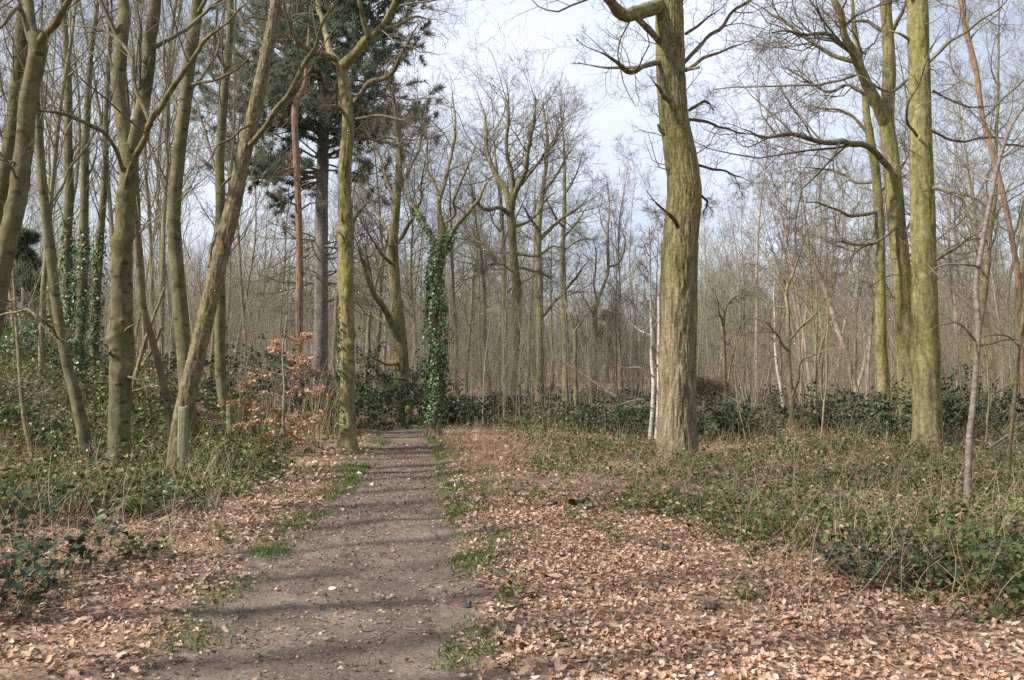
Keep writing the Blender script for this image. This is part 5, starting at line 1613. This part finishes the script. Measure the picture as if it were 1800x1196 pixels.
def ground_stick(name, label, p0, p1, rad, seed, group=None, cat="stick", material='dead_wood', bend=0.03):
    r = np.random.default_rng(seed)
    a, b = gpt(*p0), gpt(*p1)
    K = 12
    s = np.linspace(0, 1, K)[:, None]
    P = a * (1 - s) + b * s
    P[:, :2] += (np.stack([n2(s[:, 0] * 4, s[:, 0] * 0, 1, seed), n2(s[:, 0] * 4, s[:, 0] * 0, 1, seed + 3.3)], -1) - 0.5) * bend * 2
    P[:, 2] = ground(P[:, 0], P[:, 1]) + rad * 0.8 + 0.016 + 0.040 * sstep(0.05, -0.25, path_dist(P[:, 0], P[:, 1]))
    R = np.linspace(rad, rad * 0.55, K)
    g = Geo()
    stem(g, P - P[0], R, 8, rad * 0.2, 3, 6, 0.12, [(r.uniform(0, .1), r.uniform(0, 6), rad, rad * .5)], 0, seed)
    add(name, g.mesh(name, M[material]), None, tuple(P[0]), label=label, category=cat, group=group)


ground_stick("stick", "pale straight stick lying across the path's right half, near the bottom", (708, 1124), (790, 1112), 0.006, 421)
ground_stick("stick", "short bent dark twig on the path left of the pale straight stick", (676, 1141), (697, 1118), 0.006, 422, bend=0.06)
ground_stick("stick", "thin twig on the path near the lower left shadow bars", (440, 1162), (476, 1172), 0.004, 423)
ground_stick("stick", "small twig in the middle of the path below the first shadow bar", (552, 1100), (574, 1108), 0.006, 424, bend=0.05)
ground_stick("log_piece", "short dark rotten log piece at the edge of the bramble right of the path", (1005, 893), (1036, 886), 0.045, 425, cat="log", material='rough_bark', bend=0.01)
ground_stick("stick", "slanting tan stick in the bright litter at right", (1265, 1018), (1305, 998), 0.007, 426, material='silver_bark')
ground_stick("stick", "long dry stalk lying in the litter below the dark bramble clods", (1110, 1098), (1190, 1100), 0.006, 427)
ground_stick("stick", "thin dry stalk lying beside the dark glossy bush", (1505, 1075), (1540, 1105), 0.006, 428)


def clod(name, label, px, py, size, seed, material, group=None, cat="clod"):
    r = np.random.default_rng(seed)
    c = gpt(px, py)
    u, v = np.meshgrid(np.linspace(0, 2 * math.pi, 18, endpoint=False), np.linspace(0, math.pi, 10), indexing='xy')
    n = np.stack([np.cos(u) * np.sin(v), np.sin(u) * np.sin(v), np.cos(v)], -1)
    rad = 0.5 + 0.8 * (vnoise(n * 1.6 + seed * 1.1) - 0.5) + 0.35 * (vnoise(n * 4 + seed) - 0.5)
    pts = n * rad[..., None] * size * np.array([1.1, 0.9, 0.85])
    idx = np.arange(180).reshape(10, 18)
    f = np.stack([idx[:-1], np.roll(idx[:-1], -1, 1), np.roll(idx[1:], -1, 1), idx[1:]], -1).reshape(-1, 4)
    add(name, make_mesh(name, pts.reshape(-1, 3), f[:, ::-1], True, [M[material]]), None, (c[0], c[1], c[2] + size * 0.24), label=label, category=cat, group=group)


M['mud'] = m_bark("mud", [(0.3, (0.05, 0.044, 0.040)), (0.5, (0.11, 0.098, 0.088)), (0.75, (0.20, 0.18, 0.165))], (0.11, 0.10, 0.07), 0.2, (12, 12, 12), 0.8, 60, 0.02)
M['moss'] = m_bark("moss", [(0.3, (0.05, 0.04, 0.03)), (0.5, (0.11, 0.09, 0.06)), (0.75, (0.18, 0.15, 0.1))], (0.09, 0.12, 0.03), 0.6, (12, 12, 12), 0.8, 60, 0.02)
for px, py, s, mt, lab in [
    (1150, 962, 0.085, 'mud', "dark clod left in the row of clods at the bramble's edge"), (1165, 966, 0.10, 'mud', "largest dark clod in the row at the bramble's edge"), (1192, 970, 0.09, 'mud', "dark clod at the right end of the row at the bramble's edge"),
    (1136, 958, 0.07, 'moss', "mossy clod at the left end of the row at the bramble's edge"), (1250, 1072, 0.10, 'mud', "dark grey stone alone in the bright leaf litter right of centre"),
    (910, 1072, 0.11, 'moss', "mossy lump with a hollow beneath at the right edge of the path"), (878, 1078, 0.07, 'mud', "grey stone beside the mossy lump at the path edge"),
    (980, 1130, 0.09, 'moss', "brown woody lump in the litter near the bottom of the photo"), (1008, 1138, 0.07, 'mud', "small grey lump right of the brown woody one"), (820, 1068, 0.07, 'mud', "dark rounded stone on the path's right margin"),
    (1155, 1007, 0.04, 'mud', "small grey stone in pale litter below the clods"), (1320, 917, 0.08, 'mud', "dark clod under the bramble leaves behind the bright litter"), (1060, 930, 0.05, 'moss', "small mossy lump near the seedlings"),
    (705, 822, 0.05, 'mud', "small dark clod far up the middle of the path")]:
    clod("clod" if 'clod' in lab else ("stone" if 'stone' in lab else "lump"), lab, px, py, s * 0.72, int(px), mt, None, "stone" if 'stone' in lab else "clod")

# small green seedlings
for k, (px, py, s, lab) in enumerate([(995, 913, 0.10, "green seedling at the tip of the small dark log"), (1045, 934, 0.09, "green seedling in the litter right of the log"), (1082, 950, 0.11, "spreading green seedling left of the dark clods"),
                                      (945, 878, 0.11, "green seedling tuft at the bramble's near corner"), (240, 968, 0.10, "fresh green seedling on the left litter"), (400, 957, 0.10, "dark green seedling near the path's left edge"),
                                      (1310, 1055, 0.06, "tiny seedling in the litter right of the dark stone"), (897, 1050, 0.08, "leafy seedling growing over the mossy lump")]):
    p = gpt(px, py)
    bush("seedling", lab, p[0], p[1], s * 0.9, s * 0.8, 7, 34, 0.045, 430 + k, 'grass', None, 'grass', 0.5, 0.002, "plant")

# ------------------------------------------------------------------ grass on the path's margins
r = np.random.default_rng(440)
pos = []
for px, py, rad, n in [(800, 862, .40, 900), (825, 880, .30, 600), (790, 838, .32, 600), (770, 800, .30, 400), (752, 778, .45, 600), (785, 775, .5, 600), (722, 770, .4, 400), (618, 850, .22, 300), (640, 818, .30, 450), (600, 862, .15, 200),
                       (482, 965, .13, 220), (470, 975, .10, 150), (425, 1040, .20, 170), (405, 1043, .16, 110), (350, 1115, .18, 160), (335, 1128, .14, 80), (828, 992, .13, 330), (845, 975, .12, 200), (812, 983, .08, 120), (860, 945, .18, 260), (775, 918, .17, 260),
                       (925, 940, .22, 320), (880, 950, .15, 160), (530, 910, .16, 200), (560, 905, .12, 160), (700, 772, .3, 250), (830, 1120, .14, 120), (810, 1150, .12, 110), (865, 1145, .10, 90), (790, 1165, .10, 90), (640, 790, .3, 300), (660, 775, .3, 300),
                       (870, 850, .3, 300), (850, 830, .3, 300), (920, 890, .2, 140), (310, 870, .4, 300), (520, 830, .4, 320)]:
    c = gpt(px, py)
    q = r.normal(0, rad * 0.85, (n, 2))
    pos.append(np.c_[c[0] + q[:, 0], c[1] + q[:, 1] * 1.4])
yy = 5 + 16 * r.random(26000) ** 0.7      # worn fringe along both edges
l, q = path_edges(yy)
side_ = r.random(26000) < 0.38
xx = np.where(side_, l - np.abs(r.normal(0.08, 0.22, 26000)), q + np.abs(r.normal(0.10, 0.34, 26000)))
kp = r.random(26000) < sstep(0.50, 0.72, n2(xx, yy, 1.3, 31.0)) * (0.3 + 0.7 * sstep(7, 11, yy))
pos.append(np.c_[xx[kp], yy[kp]])
pos = np.concatenate(pos)
pos = np.c_[pos, ground(pos[:, 0], pos[:, 1]) + 0.004]
n = len(pos)
g = Geo()
d = nrm(np.c_[r.normal(0, .55, (n, 2)), np.ones(n)])
ln = r.uniform(.015, .06, n)[:, None]
sd = nrm(np.cross(d, r.normal(0, 1, (n, 3)))) * 0.0045
mid = pos + d * ln * 0.6
tip = pos + d * ln + np.c_[r.normal(0, .012, (n, 2)), np.zeros(n)]
g.put(np.stack([pos + sd, pos - sd, mid - sd * .8, mid + sd * .8, tip], 1), (np.array([[0, 1, 2], [0, 2, 3], [3, 2, 4]])[None] + 5 * np.arange(n)[:, None, None]).reshape(-1, 3))
add("grass", g.mesh("grass", M['grass'], None, False), kind="stuff", label="short patchy grass along both margins of the path", category="grass")

# ------------------------------------------------------------------ leaf litter
r = np.random.default_rng(450)
T_OAK = [fan_leaf(r) for _ in range(16)]
T_FAR = [simple_leaf(r, 0.34, 0.6, r.uniform(-.3, .3)) for _ in range(8)]


def litter(n, y0, y1, material, name, size, zmax, dens, label, tilt=0.33, bias=0.62, seed=451):
    r = np.random.default_rng(seed)
    y = y0 + (y1 - y0) * r.random(n) ** bias
    x = (r.uniform(-120, 1920, n) - CX) / FPX * y
    keep = r.random(n) < dens(x, y)
    x, y = x[keep], y[keep]
    pos = np.c_[x, y, ground(x, y) + r.uniform(0.003, zmax, len(x)) + 0.045 * sstep(0.05, -0.25, path_dist(x, y))]
    g = Geo()
    put_leaves(g, T_OAK if y0 < 8 else T_FAR, pos, leaf_frames(r, len(x), tilt), (0.35 + 1.05 * r.random(len(x)) ** 1.2) * size, r)
    add(name, g.mesh(name, M[material], None, False), floor, kind="stuff")
    return len(x)


def dens_litter(x, y):
    pd = path_dist(x, y)
    out = sstep(-0.12, 0.42, pd + 0.35 * (n2(x, y, 2.2, 3.3) - 0.5))
    inside = 0.010 + 0.03 * sstep(-0.35, 0.1, pd)
    return np.clip(np.maximum(out, inside), 0, 1) * (0.55 + 0.45 * sstep(0.25, 0.5, n2(x, y, 1.5, 8.8))) * (1 - 0.35 * cover_zone(x, y))


def left_right(x, y, s):
    return sstep(-0.6, 0.6, s * (x + 1.2))


litter(112000, 3.6, 11, 'litter', "leaf_litter", 0.045, 0.026, lambda x, y: dens_litter(x, y) * np.where(x > -1.2, 0.25 + 0.75 * sstep(0.0, 1.1, path_dist(x, y) + 0.9 * (n2(x, y, 1.1, 5.5) - 0.5)), 0.35), "", seed=452)
litter(50000, 3.6, 14, 'old_litter', "leaf_litter", 0.046, 0.024, lambda x, y: dens_litter(x, y) * np.where(x > -1.2, 0.35 + 0.65 * sstep(1.1, 0.2, path_dist(x, y)), 1.0), "", seed=453)
litter(30000, 9, 22, 'litter', "leaf_litter", 0.075, 0.03, lambda x, y: dens_litter(x, y) * 0.8, "", seed=454, bias=0.8)
# the largest leaves in view, one by one
big = [make_mesh("oak_leaf", v, f, False, [M['litter']]) for v, f in [oak_leaf(r, 11, 0.5) for _ in range(10)]]
cnt = 0
while cnt < 300:
    y = 4.4 + 2.6 * r.random() ** 1.3
    x = (r.uniform(0, 1800) - CX) / FPX * y
    if r.random() > float(dens_litter(np.array(x), np.array(y))) + 0.02:
        continue
    o = add("oak_leaf", big[r.integers(10)], floor, (x, y, float(ground(x, y)) + r.uniform(0.03, 0.045) + 0.03 * float(sstep(0.05, -0.25, path_dist(np.array(x), np.array(y))))))
    o.rotation_euler = (r.normal(0, .4), r.normal(0, .4), r.uniform(0, 6.28))
    o.scale = (r.uniform(0.050, 0.080),) * 3
    cnt += 1
# crumbs of earth, leaf and grit on the path
r = np.random.default_rng(460)
n = 15000
y = 3.8 + 15 * r.random(n) ** 0.8
l, rr_ = path_edges(y)
x = l + (rr_ - l) * r.random(n)
e_ = np.minimum(x - l, rr_ - x) / (rr_ - l)
pos = np.c_[x, y, path_top(x, y, e_) + 0.005]
g = Geo()
put_leaves(g, [simple_leaf(r, 0.4, 0.5, 0.1) for _ in range(3)], pos, leaf_frames(r, n, 0.4), 0.010 + 0.03 * r.random(n) ** 2.5, r)
add("leaf_crumbs", g.mesh("leaf_crumbs", M['old_litter'], None, False), path, kind="stuff")
